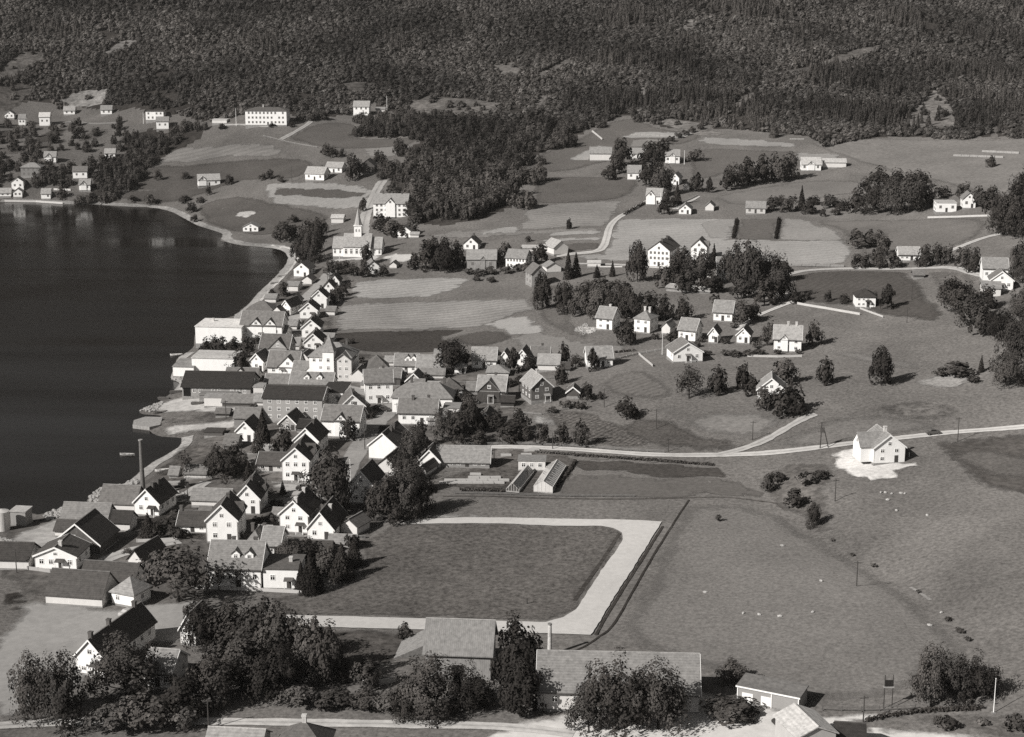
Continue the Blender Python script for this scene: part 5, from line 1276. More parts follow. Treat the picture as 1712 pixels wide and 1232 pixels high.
trees('low bush in the garden at the bottom right', 'garden bushes at bottom right', [(1582,1218,26,40),(1700,1222,28,40),(1640,1212,14,22)], 'u')
tree('small dark bush alone in the open pasture', 'u', 1200, 872, 15, 10)
trees('tiny scrub bush along the pasture ditch line', 'scrub along the pasture ditch', [(1392,905,7,9),(1425,930,6,10),(1462,948,7,12),(1535,992,7,9),(1585,1038,9,13),(1606,1058,10,16),(1618,1072,9,12)], 'u')
trees('dark bush in the hedgerow gully of the pasture', 'bushes in the pasture gully', [(1283,822,30,24),(1326,848,32,36),(1346,812,24,36),(1300,806,20,30),(1372,800,16,30)], 'u')
tree('upright bush at the lower end of the pasture gully', 'b', 1359, 882, 46, 24)
# --- middle
trees('round tree in the row of three above the main road', 'three trees above the main road', [(906,742,37,29),(942,743,37,30),(973,745,43,33)])
tree('dense round tree alone on the potato slope', 'b', 1048, 700, 38, 40)
tree('round tree right of the small dark gable shed', 'b', 982, 670, 31, 27)
trees('low garden bush along the potato slope hedge', 'bushes below the dark-clad house', [(945,682,14,26),(968,684,14,22),(925,690,10,20),(1003,668,14,10)], 'u')
tree('loose crowned tree on the bank above the light hayfield', 'a', 1152, 666, 60, 48)
tree('dark columnar tree right of the loose crowned bank tree', 'o', 1201, 658, 49, 31)
trees('columnar tree in the pair left of the hidden pale-roofed house', 'tree pair left of the hidden house', [(1241,650,46,27),(1259,662,36,27)], 'o')
trees('broad tree around the hidden pale-roofed house', 'trees around the hidden house', [(1302,697,52,44),(1328,692,52,44),(1277,684,40,36)])
tree('round tree above the hidden pale-roofed house', 'b', 1310, 642, 46, 42)
tree('oval tree left of the tall columnar meadow tree', 'o', 1380, 642, 47, 31)
tree('tallest columnar tree in the right meadow casting a long shadow', 'o', 1473, 644, 65, 37)
trees('low bush on the gravel bank of the right meadow', 'bushes on the gravel bank', [(1598,628,24,52),(1574,630,16,24),(1625,640,14,22)], 'u')
tree('small pointed spruce near the right edge bank', 's', 1640, 622, 29, 12)
trees('large tree in the dark wood at the right picture edge', 'trees in the wood at the right edge',
      [(1698,622,104,56),(1672,566,60,48),(1708,542,70,50),(1622,542,60,54),(1600,522,54,56),(1590,502,40,44),(1682,646,66,58),(1640,560,52,46),(1712,600,90,60),(1610,510,40,40),(1650,520,44,40)])
trees('tall tree behind the white houses at the right edge', 'trees behind the right edge houses', [(1709,472,60,44),(1704,444,42,30),(1628,455,42,30)])
trees('very dark tree on the upper right picture edge', 'dark trees at the upper right edge', [(1696,396,104,66),(1676,392,62,48),(1714,352,84,56),(1660,362,42,30)])
trees('roadside tree in the row along the upper road', 'roadside trees on the upper road', [(1440,448,26,36),(1470,448,32,30),(1493,448,30,30),(1474,428,38,34),(1546,446,38,28),(1566,444,38,26),(1583,442,34,24),(1610,446,36,30)])
trees('bushy tree in the hollow above the upper road', 'trees in the hollow', [(1440,416,26,38),(1457,412,30,30),(1432,398,16,20)], 'u')
trees('dark tree in the dense clump above the right meadow', 'clump above the right meadow', [(1430,357,42,36),(1460,358,54,40),(1490,357,62,48),(1518,356,70,48),(1540,342,52,44),(1500,318,36,36),(1470,316,38,40),(1448,330,34,30),(1535,318,34,34)])
trees('low tree in the scrub row above the striped crop field', 'scrub row above the crop field', [(1290,352,24,30),(1320,354,28,34),(1350,357,24,30),(1386,348,24,28),(1376,362,14,14),(1397,360,14,18),(1408,352,20,24),(1306,342,16,22),(1362,342,16,22)])
tree('slim pointed tree rising from the scrub row', 's', 1340, 346, 36, 14)
trees('garden tree at the far right farm', 'trees at the far right farm', [(1578,330,20,26),(1556,347,32,24),(1642,348,36,38),(1611,332,28,24),(1660,340,30,26)])
trees('round tree in the long dark grove on the upper field', 'long grove on the upper field', [(1215,318,38,26),(1228,313,42,34),(1251,309,46,36),(1276,306,47,36),(1301,303,47,36),(1322,299,44,34)])
tree('small round tree alone in the upper right field', 'b', 1656, 279, 19, 18)
tree('dark shrub near the forest edge above the upper field', 'u', 1378, 246, 15, 20)
trees('leafy tree at the upper farm', 'trees at the upper farm', [(1040,277,46,34),(1029,291,34,28),(1018,301,24,24),(1085,270,34,30),(1105,272,40,28),(1094,302,46,30),(1080,312,38,26),(1036,258,26,26),(1072,296,30,22)])
tree('tallest round tree in front of the upper farm cottages', 'b', 1106, 328, 58, 35)
trees('tree right of the gable cottage on the upper farm', 'trees right of the gable cottage', [(1165,320,32,22),(1186,322,26,13)], 'o')
tree('dark pointed spruce beside the winding road house', 's', 1132, 342, 36, 19)
trees('tree beside the winding road house', 'trees beside the winding road house', [(1115,348,30,20),(1110,358,26,26)])
tree('spreading bush right of the tall farm pole', 'b', 1161, 270, 22, 30)
trees('small bush in the hedge line climbing to the forest', 'hedge line to the forest', [(1090,249,11,13),(1101,246,11,13),(1112,241,11,13),(1123,237,11,14),(1135,231,11,13),(1146,227,11,13),(1158,222,11,13),(1170,217,11,13)], 'u')
tree('small dark tree in the striped hill field', 'o', 951, 383, 19, 10)
tree('big dark columnar tree beside the grey gable house', 'o', 907, 517, 62, 30)
tree('round-topped tree with visible trunk right of the dark column', 'b', 943, 523, 55, 36)
trees('broad tree in the grove behind the terrace villas', 'grove behind the terrace villas', [(972,527,56,44),(1001,531,62,50),(1031,529,62,50),(1056,533,56,44),(1086,537,50,40),(1111,537,46,30),(1141,536,42,32),(1010,503,42,50),(1042,505,38,48),(985,505,36,40)])
tree('tall two-tiered tree left of the white institution', 'o', 1066, 471, 68, 34)
trees('large tree in the park below the institution', 'park trees below the institution', [(1142,452,40,40),(1171,478,62,50),(1150,488,40,44),(1112,481,38,36),(1135,470,40,40),(1190,490,40,40)])
trees('great dark tree in the park right of the institution', 'great park trees right of the institution', [(1226,474,74,46),(1252,482,82,56),(1281,474,62,50),(1302,502,66,50),(1278,510,48,48),(1240,500,44,40),(1302,470,46,40)])
tree('narrow spruce in front of the institution villa', 's', 1193, 448, 40, 18)
tree('round bush below the long narrow shed', 'u', 1196, 510, 20, 18)
trees('tree beside the white villa above the terrace row', 'trees beside the upper villa', [(1241,542,42,40),(1257,536,32,28)])
trees('tall spruce at the white gabled shed', 'spruces at the gabled shed', [(950,467,50,18),(963,463,42,20)], 's')
trees('young spruce on the lane bank', 'young spruces on the bank', [(998,464,22,14),(1024,462,27,12)], 's')
trees('tree between the farm barn and the white farmhouse', 'trees at the farm barn', [(848,441,38,30),(836,443,28,20),(905,440,34,34),(884,404,10,12),(928,420,14,20)])
trees('low shrub on the slope below the farm barn', 'shrubs below the farm barn', [(786,459,12,20),(802,461,12,22),(821,459,14,24),(845,458,15,24),(866,454,14,22),(881,456,17,22),(798,470,10,14),(820,472,10,18)], 'u')
trees('large round tree in the clump between church and barn', 'clump between church and barn', [(712,452,50,44),(736,454,58,50),(766,448,46,28),(722,440,46,40)])
tree('low bush left of the clump between church and barn', 'u', 692, 450, 18, 22)
trees('tall dark tree left of the church', 'dark trees left of the church', [(506,442,58,36),(522,442,74,38),(530,424,58,28),(515,412,46,36),(528,404,40,28),(541,390,26,16)])
trees('round tree in front of the church', 'trees in front of the church', [(576,457,22,32),(557,460,26,32),(591,461,22,26),(611,464,30,24),(640,462,20,24)])
tree('slim tree against the white church wall', 'o', 612, 442, 38, 20)
trees('garden tree below the gambrel-gabled villa', 'trees below the gambrel villa', [(640,386,30,38),(655,396,30,42),(671,398,24,28),(690,392,20,24)])
tree('narrow dark tree beside the straight lane', 'o', 607, 354, 24, 13)
trees('dark shore tree left of the bay bend', 'trees by the bay bend', [(478,403,34,42),(465,400,22,26),(491,372,14,18),(470,385,14,16)])
trees('tree around the pale farm buildings above the straight lane', 'trees around the pale farm', [(545,260,20,22),(556,263,18,24),(571,263,15,15),(590,302,46,30),(641,292,38,24),(652,302,32,22),(632,275,24,18),(452,299,16,18),(440,301,12,16),(470,305,12,14)])
trees('small tree on the left meadow near the shore', 'trees on the left meadow', [(252,341,19,21),(222,337,12,18),(264,301,18,14),(310,299,12,16),(310,338,12,22),(320,356,20,18),(326,371,13,14),(350,326,16,11),(383,309,18,16),(335,340,12,16)])
trees('garden tree beside the quay building', 'trees beside the quay building', [(346,592,29,28),(366,593,34,30),(390,593,30,28),(411,600,40,30),(402,624,40,30),(383,620,27,24),(430,575,16,20)])
trees('small tree by the beach boathouse', 'trees by the beach', [(475,496,27,23),(455,496,15,12)])
trees('bush along the hayfield side of the gable row', 'bushes behind the gable row', [(565,502,26,22),(575,494,22,20),(556,507,20,18),(584,482,13,9),(514,552,14,18),(500,506,16,12)])
tree('great round tree in the middle row of houses', 'b', 755, 624, 60, 54)
tree('poplar left of the white-gabled house', 'o', 858, 624, 44, 24)
trees('garden tree in the middle row of houses', 'garden trees in the middle row', [(883,620,28,26),(962,614,22,26),(905,594,14,22),(822,594,12,26),(780,604,14,16),(708,640,18,22),(870,640,14,22),(850,646,14,26)])
tree('poplar right of the white-walled barn', 'o', 943, 610, 39, 20)
tree('poplar below the white-walled barn', 'o', 937, 642, 36, 22)
tree('slim poplar in front of the white fence-end house', 'o', 992, 620, 39, 19)
trees('garden tree around the dark timber shed', 'trees around the timber shed', [(740,736,60,40),(790,724,58,44),(770,742,52,42),(832,722,38,38),(852,736,34,48),(870,722,40,36),(765,722,40,34),(800,742,24,30),(785,690,36,30),(770,680,30,26),(880,735,24,26)])
tree('clipped round tree in front of the central-gabled house', 'b', 582, 737, 42, 29)
tree('tall dark spruce before the three-storey block', 's', 440, 756, 72, 37)
trees('dark tree below the three-storey block', 'trees below the three-storey block', [(474,762,52,38),(432,772,40,30),(458,778,30,28)])
trees('big dark tree by the shore path', 'trees by the shore path', [(376,802,60,60),(362,792,50,42),(405,787,36,30),(390,778,40,36)])
tree('small dark spruce right of the shore path trees', 's', 416, 802, 32, 22)
tree('airy pine above the pale board shed', 'a', 312, 800, 48, 22)
trees('dark conifer in the garden of the factory house', 'conifers at the factory house', [(248,897,42,34,'s'),(264,900,30,30,'b'),(285,898,22,28,'u')])
tree('small spruce on the square beside the finial-gabled house', 's', 473, 826, 24, 13)
tree('great dark tree in the middle of the town street', 'b', 550, 858, 112, 76)
trees('big dark tree in the avenue between nursery and street', 'avenue trees by the nursery', [(650,872,84,64),(682,868,96,66),(706,856,76,50),(628,856,52,44),(672,806,62,48),(690,826,62,44),(690,780,74,48),(703,745,44,34),(655,838,50,40)])
trees('bush in the terrace gardens', 'terrace garden bushes', [(1215,594,11,22),(1231,596,11,22),(1250,595,11,24),(1270,593,11,22),(1180,594,10,20),(1120,572,16,16),(1165,580,12,14),(1262,582,14,14)], 'u')
tree('dense tree cluster between first villa and hip-roofed villa', 'b', 1046, 575, 44, 36)
trees('round tree flanking the large pale-roofed white house', 'trees flanking the large white house', [(1283,578,42,30),(1359,578,42,33)])
tree('broad cypress-like tree right of the dark hip-roofed house', 'o', 1483, 517, 43, 24)
trees('small garden tree near the dark hip-roofed house', 'garden trees near the dark hip roof', [(1461,508,22,14),(1412,507,17,18),(1385,504,19,14),(1330,507,20,24),(1346,502,16,20)])
trees('low garden tree between lane and tall lane house', 'garden trees by the lane', [(300,900,20,30,'u'),(290,868,16,26,'u'),(330,862,14,26,'u'),(400,898,12,16,'u'),(450,880,22,26,'u'),(440,900,20,20,'u')])
trees('tree on the hillside around the school', 'trees around the school', [(372,216,10,14),(500,203,10,18),(520,200,14,24),(488,212,8,12),(455,212,7,12),(540,200,14,18)])

trees('small garden bush in the packed upper town', 'bushes in the upper town', [(450,556,10,14),(480,540,10,12),(505,545,10,10),(495,575,10,12),(430,600,12,14),(490,606,10,12),(510,600,10,12),(575,600,14,18),(600,606,12,20),(585,575,10,16)], 'u')
trees('small garden tree between the houses of the middle town', 'trees in the middle town', [(425,690,16,18),(540,700,14,16),(620,700,12,16),(648,655,14,16),(600,690,14,14),(670,660,14,20),(735,660,16,20),(780,655,16,18),(640,720,10,14),(530,775,24,20)])
trees('garden bush between the lane and the finial-gabled house', 'bushes in the lower town', [(310,880,14,24),(350,868,14,22),(395,862,12,18),(445,826,12,18),(460,846,12,22),(470,862,14,22),(530,842,16,20),(560,880,20,26),(430,876,14,18),(345,842,8,18)], 'u')
trees('garden bush around the factory and barn', 'bushes by the barn', [(20,932,14,26),(58,940,12,22),(275,880,16,24),(215,925,8,18),(310,940,18,30),(262,935,16,24)], 'u')
trees('bush in the gardens of the terrace villas', 'villa garden bushes', [(1032,560,12,16),(1095,568,12,14),(1128,566,12,14),(1172,572,10,12),(1212,575,12,16),(1225,548,10,14),(1300,592,10,14),(1335,592,10,12)], 'u')
# --- the forest: nobody could count it
def instancer(name, pts, scl, rot, idx, coll, label, cat):
    me = bpy.data.meshes.new(name)
    me.vertices.add(len(pts)); me.vertices.foreach_set('co', np.asarray(pts, float).ravel())
    for nm, ty, dat in (('tsc', 'FLOAT_VECTOR', scl), ('trot', 'FLOAT', rot), ('tid', 'INT', idx)):
        at = me.attributes.new(nm, ty, 'POINT')
        at.data.foreach_set('vector' if ty == 'FLOAT_VECTOR' else 'value', np.asarray(dat).ravel())
    o = mk(name, me)
    ng = bpy.data.node_groups.new(name, 'GeometryNodeTree')
    ng.interface.new_socket('Geometry', in_out='INPUT', socket_type='NodeSocketGeometry')
    ng.interface.new_socket('Geometry', in_out='OUTPUT', socket_type='NodeSocketGeometry')
    N, L = ng.nodes, ng.links
    gi, go = N.new('NodeGroupInput'), N.new('NodeGroupOutput')
    ip = N.new('GeometryNodeInstanceOnPoints')
    ci = N.new('GeometryNodeCollectionInfo'); ci.inputs['Collection'].default_value = coll
    ci.inputs['Separate Children'].default_value = True; ci.inputs['Reset Children'].default_value = True
    def att(nm, ty):
        a = N.new('GeometryNodeInputNamedAttribute'); a.data_type = ty; a.inputs['Name'].default_value = nm; return a.outputs['Attribute']
    cx = N.new('ShaderNodeCombineXYZ'); L.new(att('trot', 'FLOAT'), cx.inputs['Z'])
    L.new(gi.outputs[0], ip.inputs['Points']); L.new(ci.outputs[0], ip.inputs['Instance'])
    ip.inputs['Pick Instance'].default_value = True
    L.new(att('tid', 'INT'), ip.inputs['Instance Index'])
    L.new(cx.outputs[0], ip.inputs['Rotation']); L.new(att('tsc', 'FLOAT_VECTOR'), ip.inputs['Scale'])
    L.new(ip.outputs[0], go.inputs[0])
    md = o.modifiers.new('scatter', 'NODES'); md.node_group = ng
    return tag(o, label, cat, kind='stuff')
fcol = bpy.data.collections.new('forest_tree_kinds')
def fp(nm, me):
    o = bpy.data.objects.new(nm, me); fcol.objects.link(o)
for i in range(5):
    rs = np.random.RandomState(90 + i)
    c, nn = crown_broad(rs, 20, 22, sh_round, .05, base=.02, soft=1)
    fp('a_%d' % i, quads_mesh('forest_crown', c, nn, .085, FOREST if i != 3 else FOREST_L, rs))
for i in range(3):
    rs = np.random.RandomState(110 + i)
    c, nn = crown_spruce(rs, 18, 26, .05)
    fp('b_%d' % i, quads_mesh('forest_crown', c, nn, .08, FOREST_N, rs, (.4, .8)))
wcol = bpy.data.collections.new('wood_tree_kinds')
WOODL = leaf_mat(80, 'wood_leaf', True)
for i in range(5):
    rs = np.random.RandomState(130 + i)
    c, nn = crown_broad(rs, 26, 26, sh_round, .05, base=.02)
    o_ = bpy.data.objects.new('w_%d' % i, quads_mesh('wood_crown', c, nn, .06, WOODL, rs)); wcol.objects.link(o_)
CLEAR = [[(-40,125),(0,104),(40,86),(72,88),(70,100),(20,120)], [(168,78),(200,70),(232,66),(230,73),(190,80)], [(96,158),(130,152),(182,148),(180,158),(120,166)], [(-20,148),(40,140),(60,148),(20,170),(-20,178)],
         [(680,172),(720,160),(790,166),(835,172),(830,182),(740,184),(690,186)], [(815,108),(860,104),(872,110),(840,116)], [(1290,108),(1360,98),(1440,80),(1480,72),(1475,82),(1400,98),(1320,114)],
         [(1495,200),(1530,180),(1560,150),(1585,165),(1600,190),(1595,205),(1540,205)], [(1140,38),(1150,30),(1165,34),(1160,42)], [(565,140),(600,136),(625,140),(600,146)],
         [(1100,206),(1110,198),(1180,205),(1210,212),(1180,216)], [(890,118),(950,96),(970,92),(960,102),(905,122)], [(880,170),(905,158),(920,160),(900,172)], [(1066,150),(1080,144),(1085,152),(1072,160)], [(1210,170),(1240,160),(1280,150),(1270,160),(1230,172)], [(1655,212),(1668,208),(1672,222),(1656,222)]]
FORESTS = [([(-160,182),(60,170),(130,178),(200,184),(235,180),(245,190),(300,190),(340,204),(352,196),(410,190),(480,188),(500,198),(545,198),(580,190),(590,180),(625,172),(645,186),(690,188),(740,200),(850,208),(985,216),(1040,192),(1090,202),(1100,212),(1180,219),(1215,214),(1300,223),(1345,228),(1400,238),(1480,229),(1712,228),(1860,230),(1860,-48),(-160,-48)], 3.5, 'mix'),
           ([(585,226),(610,210),(640,196),(740,198),(850,206),(985,214),(960,236),(915,252),(880,264),(872,300),(850,348),(805,366),(740,377),(696,374),(684,345),(664,322),(655,306),(672,282),(692,268),(690,246),(702,236),(690,227),(640,230)], 5.6, 'wood'),
           ([(278,222),(345,212),(330,234),(262,266),(232,300),(192,336),(155,338),(150,312),(168,290),(195,272),(215,262),(200,246),(225,226),(250,215)], 5.2, 'wood'),
           ([(-60,270),(60,262),(100,275),(160,282),(150,325),(110,338),(40,326),(-60,326)], 6.4, 'wood'),
           ([(-60,205),(40,205),(110,212),(200,205),(230,220),(200,250),(120,262),(-40,268)], 11, 'wood'),
           ([(865,330),(885,325),(890,335),(868,340)], 4.5, 'wood')]
ME_G = bpy.data.objects['ground'].data
CXm = ((MX[:-1, :-1] + MX[1:, 1:]) / 2).ravel(); CYm = ((MY[:-1, :-1] + MY[1:, 1:]) / 2).ravel()
mi_ = np.zeros(len(CXm), np.int32); ME_G.polygons.foreach_get('material_index', mi_)
CLEAR = [[(a_, b_ + (13 if b_ > sum(q[1] for q in c) / len(c) else 0)) for a_, b_ in c] for c in CLEAR]   # the slope is seen at a low angle
cl_w = [px_poly(c) for c in CLEAR]
rs = np.random.RandomState(5)
bx_all = [(h_.location.x, h_.location.y) for h_ in C.objects if h_.parent is None and h_.type == 'EMPTY' and h_.get('category') in ('house', 'shed', 'school', 'barn', 'boathouse', 'hotel') and h_.location.y > 850]
BX = np.array(bx_all)
for fi, (pp, sp, kind) in enumerate(FORESTS):
    wp = px_poly(dense(pp, 25, True) if fi == 0 else pp)
    if fi < 3:
        ins = pip(CXm, CYm, wp); mi_[ins] = 1
    wa = np.array(wp)
    gx, gy = np.meshgrid(np.arange(wa[:, 0].min(), wa[:, 0].max(), sp), np.arange(wa[:, 1].min(), wa[:, 1].max(), sp))
    gx = gx.ravel() + rs.uniform(-.48, .48, gx.size) * sp; gy = gy.ravel() + rs.uniform(-.48, .48, gy.size) * sp
    ok = pip(gx + 9 * fbm(gx, gy, 45, 2, 11.1) / 1.5, gy + 9 * fbm(gx, gy, 45, 2, 12.3) / 1.5, wp) & (np.abs(gx) < gy * .36 + 20)
    for c in cl_w: ok &= ~(pip(gx, gy, c) & (rs.uniform(size=gx.size) > .04))
    if kind == 'mix':                                # rocky, thinly wooded streaks
        thin = fbm(gx, gy, 90, 3, 4.2)
        ok &= ~((thin > 1.15) & (rs.uniform(size=gx.size) > .25))
    d2_ = ((gx[:, None] - BX[None, :, 0]) ** 2 + (gy[:, None] - BX[None, :, 1] + 3) ** 2).min(1)
    ok &= d2_ > 80
    gx, gy = gx[ok], gy[ok]
    gz = hz(gx, gy) - .3
    m_ = len(gx)
    con = fbm(gx, gy, 110, 2, 7.7) + (gx > 60) * (1.0 + .6 * (gy < 1130)) - 1.2
    if kind == 'wood': con = np.full(m_, -2.0)
    sprc = (con + rs.normal(size=m_) * .45) > .72
    wd = rs.uniform(3.2, 6.2, m_); ht = wd * rs.uniform(.6, .95, m_)
    if kind == 'wood':
        near = np.clip((1120 - gy) / 250, 0, 1)      # taller trees lower down the spur
        wd = rs.uniform(4.0, 7.0, m_) * (1 + .5 * near); ht = wd * rs.uniform(.8, 1.3, m_)
    wd = np.where(sprc, rs.uniform(3.0, 4.6, m_), wd); ht = np.where(sprc, rs.uniform(6.5, 11.5, m_), ht)
    idx = np.where(sprc, rs.randint(5, 8, m_), np.minimum(rs.randint(0, 6, m_), 4))
    nmF = ['mountain_forest', 'hillside_wood', 'shore_wood', 'garden_woodland', 'hillside_scrub', 'field_thicket'][fi]
    lbF = ['dense mixed forest covering the mountain slope', 'dark broadleaf wood on the spur above the fields', 'strip of dark wood descending to the left shore', 'leafy trees between the houses of the left shore', 'scattered scrub between the fields of the left hillside', 'small thicket at the lower tip of the wood'][fi]
    instancer(nmF, np.stack([gx, gy, gz], 1), np.stack([wd, wd, ht], 1), rs.uniform(0, 6.28, m_), np.where(kind == 'wood', np.minimum(idx, 4), idx).astype(np.int32), wcol if kind == 'wood' else fcol, lbF, 'forest')
    print('forest', nmF, m_)
ME_G.polygons.foreach_set('material_index', mi_); ME_G.update()
for c, v in zip(CLEAR, (104, 125, 140, 92, 104, 104, 98, 108, 112, 98, 112, 98, 104, 112, 98, 100)):
    drape('clearing', px_poly(c), ground_mat(v, .35, .6, .3, name='clearing'), .1, 6, 1.5)
# ------------------------------------------------------------------ smaller things
def wpt(px, py):
    x, y, z, dep = G(px, py); return Vector((x, y, z)), dep / F
# brick chimney stack of the factory
p, m = wpt(240, 836)
st = mk('factory_chimney', None, None, p); tag(st, 'tall tapering brick factory chimney at the shore', 'chimney')
hst = 98 * m / .95
pr = MB()
for i in range(6): pr.tube((0,0,hst*i/6),(0,0,hst*(i+1)/6),.72-.045*i*1.1,.72-.045*(i+1)*1.1,16)
pr.build('shaft', surf_mat(128, 'stone'), st)
MB().tube((0,0,hst),(0,0,hst+.35),.56,.6,16).build('crown_ring', surf_mat(170, 'stone'), st)
MB().box(-1.0,1.0,-1.0,1.0,-.5,1.2).build('base', surf_mat(150, 'stone'), st)
# oil tank
p, m = wpt(4, 886)
tk = mk('oil_tank', None, None, p); tag(tk, 'white upright cylindrical tank at the left picture edge', 'tank')
MB().tube((0,0,-.4),(0,0,5.0),1.95,1.95,28).build('shell', surf_mat(235, 'metal', 1.0), tk)
MB().tube((0,0,5.0),(0,0,5.5),1.98,.3,28).build('lid', surf_mat(215, 'metal', 1.0), tk)
# chimney pipe behind the long foreground building
p, m = wpt(919, 1096)
cp = mk('boiler_chimney', None, None, p); tag(cp, 'pale free-standing chimney pipe behind the long building', 'chimney')
MB().tube((0,0,-.3),(0,0,6.6),.5,.36,14).build('shaft', surf_mat(225, 'stone'), cp)
MB().tube((0,0,6.6),(0,0,6.9),.44,.44,14).build('cap', surf_mat(150, 'stone'), cp)
# barn bridge (ramp) of the weathered barn
a1, b1, c1, d1 = (Vector(G(*q)[:3]) for q in ((658,1102),(672,1072),(712,1068),(710,1096)))
rp = MB()
up = [c1 + Vector((0,0,2.2)), d1 + Vector((0,0,2.2))]
rp.v += [tuple(a1 + Vector((0,0,.2))), tuple(b1 + Vector((0,0,.2))), tuple(up[0]), tuple(up[1]), tuple(a1 - Vector((0,0,.5))), tuple(b1 - Vector((0,0,.5))), tuple(c1 - Vector((0,0,.5))), tuple(d1 - Vector((0,0,.5)))]
rp.f += [(0,1,2,3),(4,7,6,5),(0,3,7,4),(1,5,6,2),(2,6,7,3),(0,4,5,1)]
tag(rp.build('barn_ramp', surf_mat(158, 'stone')), 'pale stone ramp leading up to the weathered barn', 'ramp')
# poles
POLE_M = {}
def pole(label, px, py, hpx, white=False, cat='utility pole', name='utility_pole', arm=True, r=.14, group=None):
    p, m = wpt(px, py)
    hh = hpx * m / .95
    root = mk(name, None, None, p); root.empty_display_size = .5
    tag(root, label, cat, group)
    mt = WHITE() if white else surf_mat(88, 'timber')
    if white:
        MB().tube((0,0,-.3),(0,0,hh),r,r*.5,8).build('mast', mt, root)
        MB().tube((0,0,hh),(0,0,hh+.18),r*.9,r*.9,8).build('ball', mt, root)
        MB().box(-.35,.35,-.35,.35,-.3,.18).build('footing', surf_mat(165,'stone'), root)
    else:
        MB().tube((0,0,-.3),(0,0,hh),r,r*.7,7).build('mast', mt, root)
        if arm: MB().box(-.8,.8,-.06,.06,hh-.5,hh-.36).build('crossarm', mt, root, rotz=R.uniform(-.6,.6))
PL = [('utility pole alone in the lower pasture with long shadow',1432,980,43),('utility pole below the sandy house yard',1396,838,37),('utility pole beside the road at the dark field',1601,738,40),('utility pole nearest the right meadow cypress shadow',1516,540,26),
 ('utility pole in the upper dark meadow',1524,502,24),('utility pole left on the potato slope',1010,681,31),('utility pole in the middle of the potato slope',1097,717,32),('utility pole at the main road below the potato slope',1117,755,22),
 ('utility pole at the main road by the row of three trees',924,751,24),('utility pole in the light hayfield by the branch road',1258,736,32),('utility pole at the forest edge left of the upper fields',888,188,13),('utility pole at the forest edge above the upper farm',1194,193,14),
 ('utility pole before the right forest edge',1638,213,17),('lamp post at the pale-roofed farm',488,304,26),('utility pole on the quay road',378,700,30),('pole beside the white town square lane',314,838,28),('pole at the bottom road left of the pale sheet roof',349,1219,52),('pole right of the pale garage drive',1443,1208,46),('pole near the left plaza shed fence',28,958,40)]
for lb, a_, b_, h_ in PL: pole(lb, a_, b_, h_)
for lb, a_, b_, h_ in [('white flagpole on the terrace lawn beside the bungalow',1107,593,38),('white flagpole among the dark street trees',586,811,42),('tall white flagpole in the bottom right garden',1661,1192,58),('white flagpole in front of the church trees',568,457,28),('white flagpole beside the hillside school',395,211,28),('white flagpole at the forest edge house',647,187,25),
 ('white pole beside the upper farmhouse',1144,275,22),('white flagpole at the winding road house',1104,357,32),('white flagpole beside the flat-topped hillside block',240,207,18)]:
    pole(lb, a_, b_, h_, True, 'flagpole', 'flagpole', r=.1 if b_ > 560 else .16)
# transformer tower by the branch road
p, m = wpt(1374, 750)
tt = mk('transformer_stand', None, None, p); tag(tt, 'dark two-legged transformer stand beside the road', 'transformer')
hh = 46 * m
mt = surf_mat(78, 'timber')
MB().tube((-.5,0,-.3),(-.3,0,hh),.16,.12,7).build('leg', mt, tt); MB().tube((1.9,0,-.3),(.3,0,hh*.8),.15,.12,7).build('leg', mt, tt)
MB().box(-.6,.5,-.35,.35,hh*.62,hh*.78).build('transformer', surf_mat(95,'metal'), tt); MB().box(-.8,.8,-.06,.06,hh-.3,hh-.15).build('crossarm', mt, tt)
# two-legged stand at the bottom right
p, m = wpt(1484, 1184)
ts = mk('board_stand', None, None, p); tag(ts, 'two-legged stand with dark box at the bottom right pasture edge', 'stand')
hh = 60 * m
for q in (-.75, .75): MB().tube((q,0,-.3),(q,0,hh),.1,.08,7).build('leg', mt, ts)
MB().box(-.72,.72,-.15,.15,hh*.66,hh*.84).build('box', surf_mat(50,'timber'), ts); MB().box(-.95,.95,-.2,.2,hh*.62,hh*.66).build('crossbar', surf_mat(185,'timber'), ts)
pole('short dark post standing in the sports field', 881, 1010, 10, False, 'post', 'post', False, .16)
# fences and garden walls
def fence(label, pts, hpx, v=238, solid=True, sp=3.0, name='fence', cat='fence', th=.12):
    w_ = [wpt(*q) for q in pts]
    hm = hpx * .8 * w_[0][1] / .95
    v = v if v < 210 else 208
    root = mk(name, None, None, w_[0][0]); root.empty_display_size = .5
    tag(root, label, cat)
    o = w_[0][0]
    line = dense([(q[0].x, q[0].y) for q in w_], sp, False)
    mt = surf_mat(v, 'wall' if solid else 'timber', 1.0 if v > 200 else 1.15)
    pm = MB().box(-.09,.09,-.09,.09,-.4,hm+.1).mesh('post', mt)
    last = None
    for i, (x, y) in enumerate(line):
        z = hz1(x, y)
        mk('post', pm, root, (x - o.x, y - o.y, z - o.z))
        if last:
            ax, ay, az_ = last
            dx, dy = x - ax, y - ay; l = math.hypot(dx, dy); nx_, ny_ = -dy / l * th / 2, dx / l * th / 2
            bands = ((.08, hm),) if solid else ((hm*.35, hm*.48), (hm*.8, hm*.93))
            for z0_, z1_ in bands:
                q = [(ax-nx_-o.x, ay-ny_-o.y, az_+z0_-o.z), (x-nx_-o.x, y-ny_-o.y, z+z0_-o.z), (x-nx_-o.x, y-ny_-o.y, z+z1_-o.z), (ax-nx_-o.x, ay-ny_-o.y, az_+z1_-o.z)]
                MB().poly(q, (2*nx_, 2*ny_, 0)).build('panel' if solid else 'rail', mt, root)
        last = (x, y, z)
fence('white board fence running left of the dark hip-roofed house', [(1333,509),(1380,517),(1437,527)], 5)
fence('short white fence slanting below the dark hip-roofed house', [(1438,517),(1476,531)], 4)
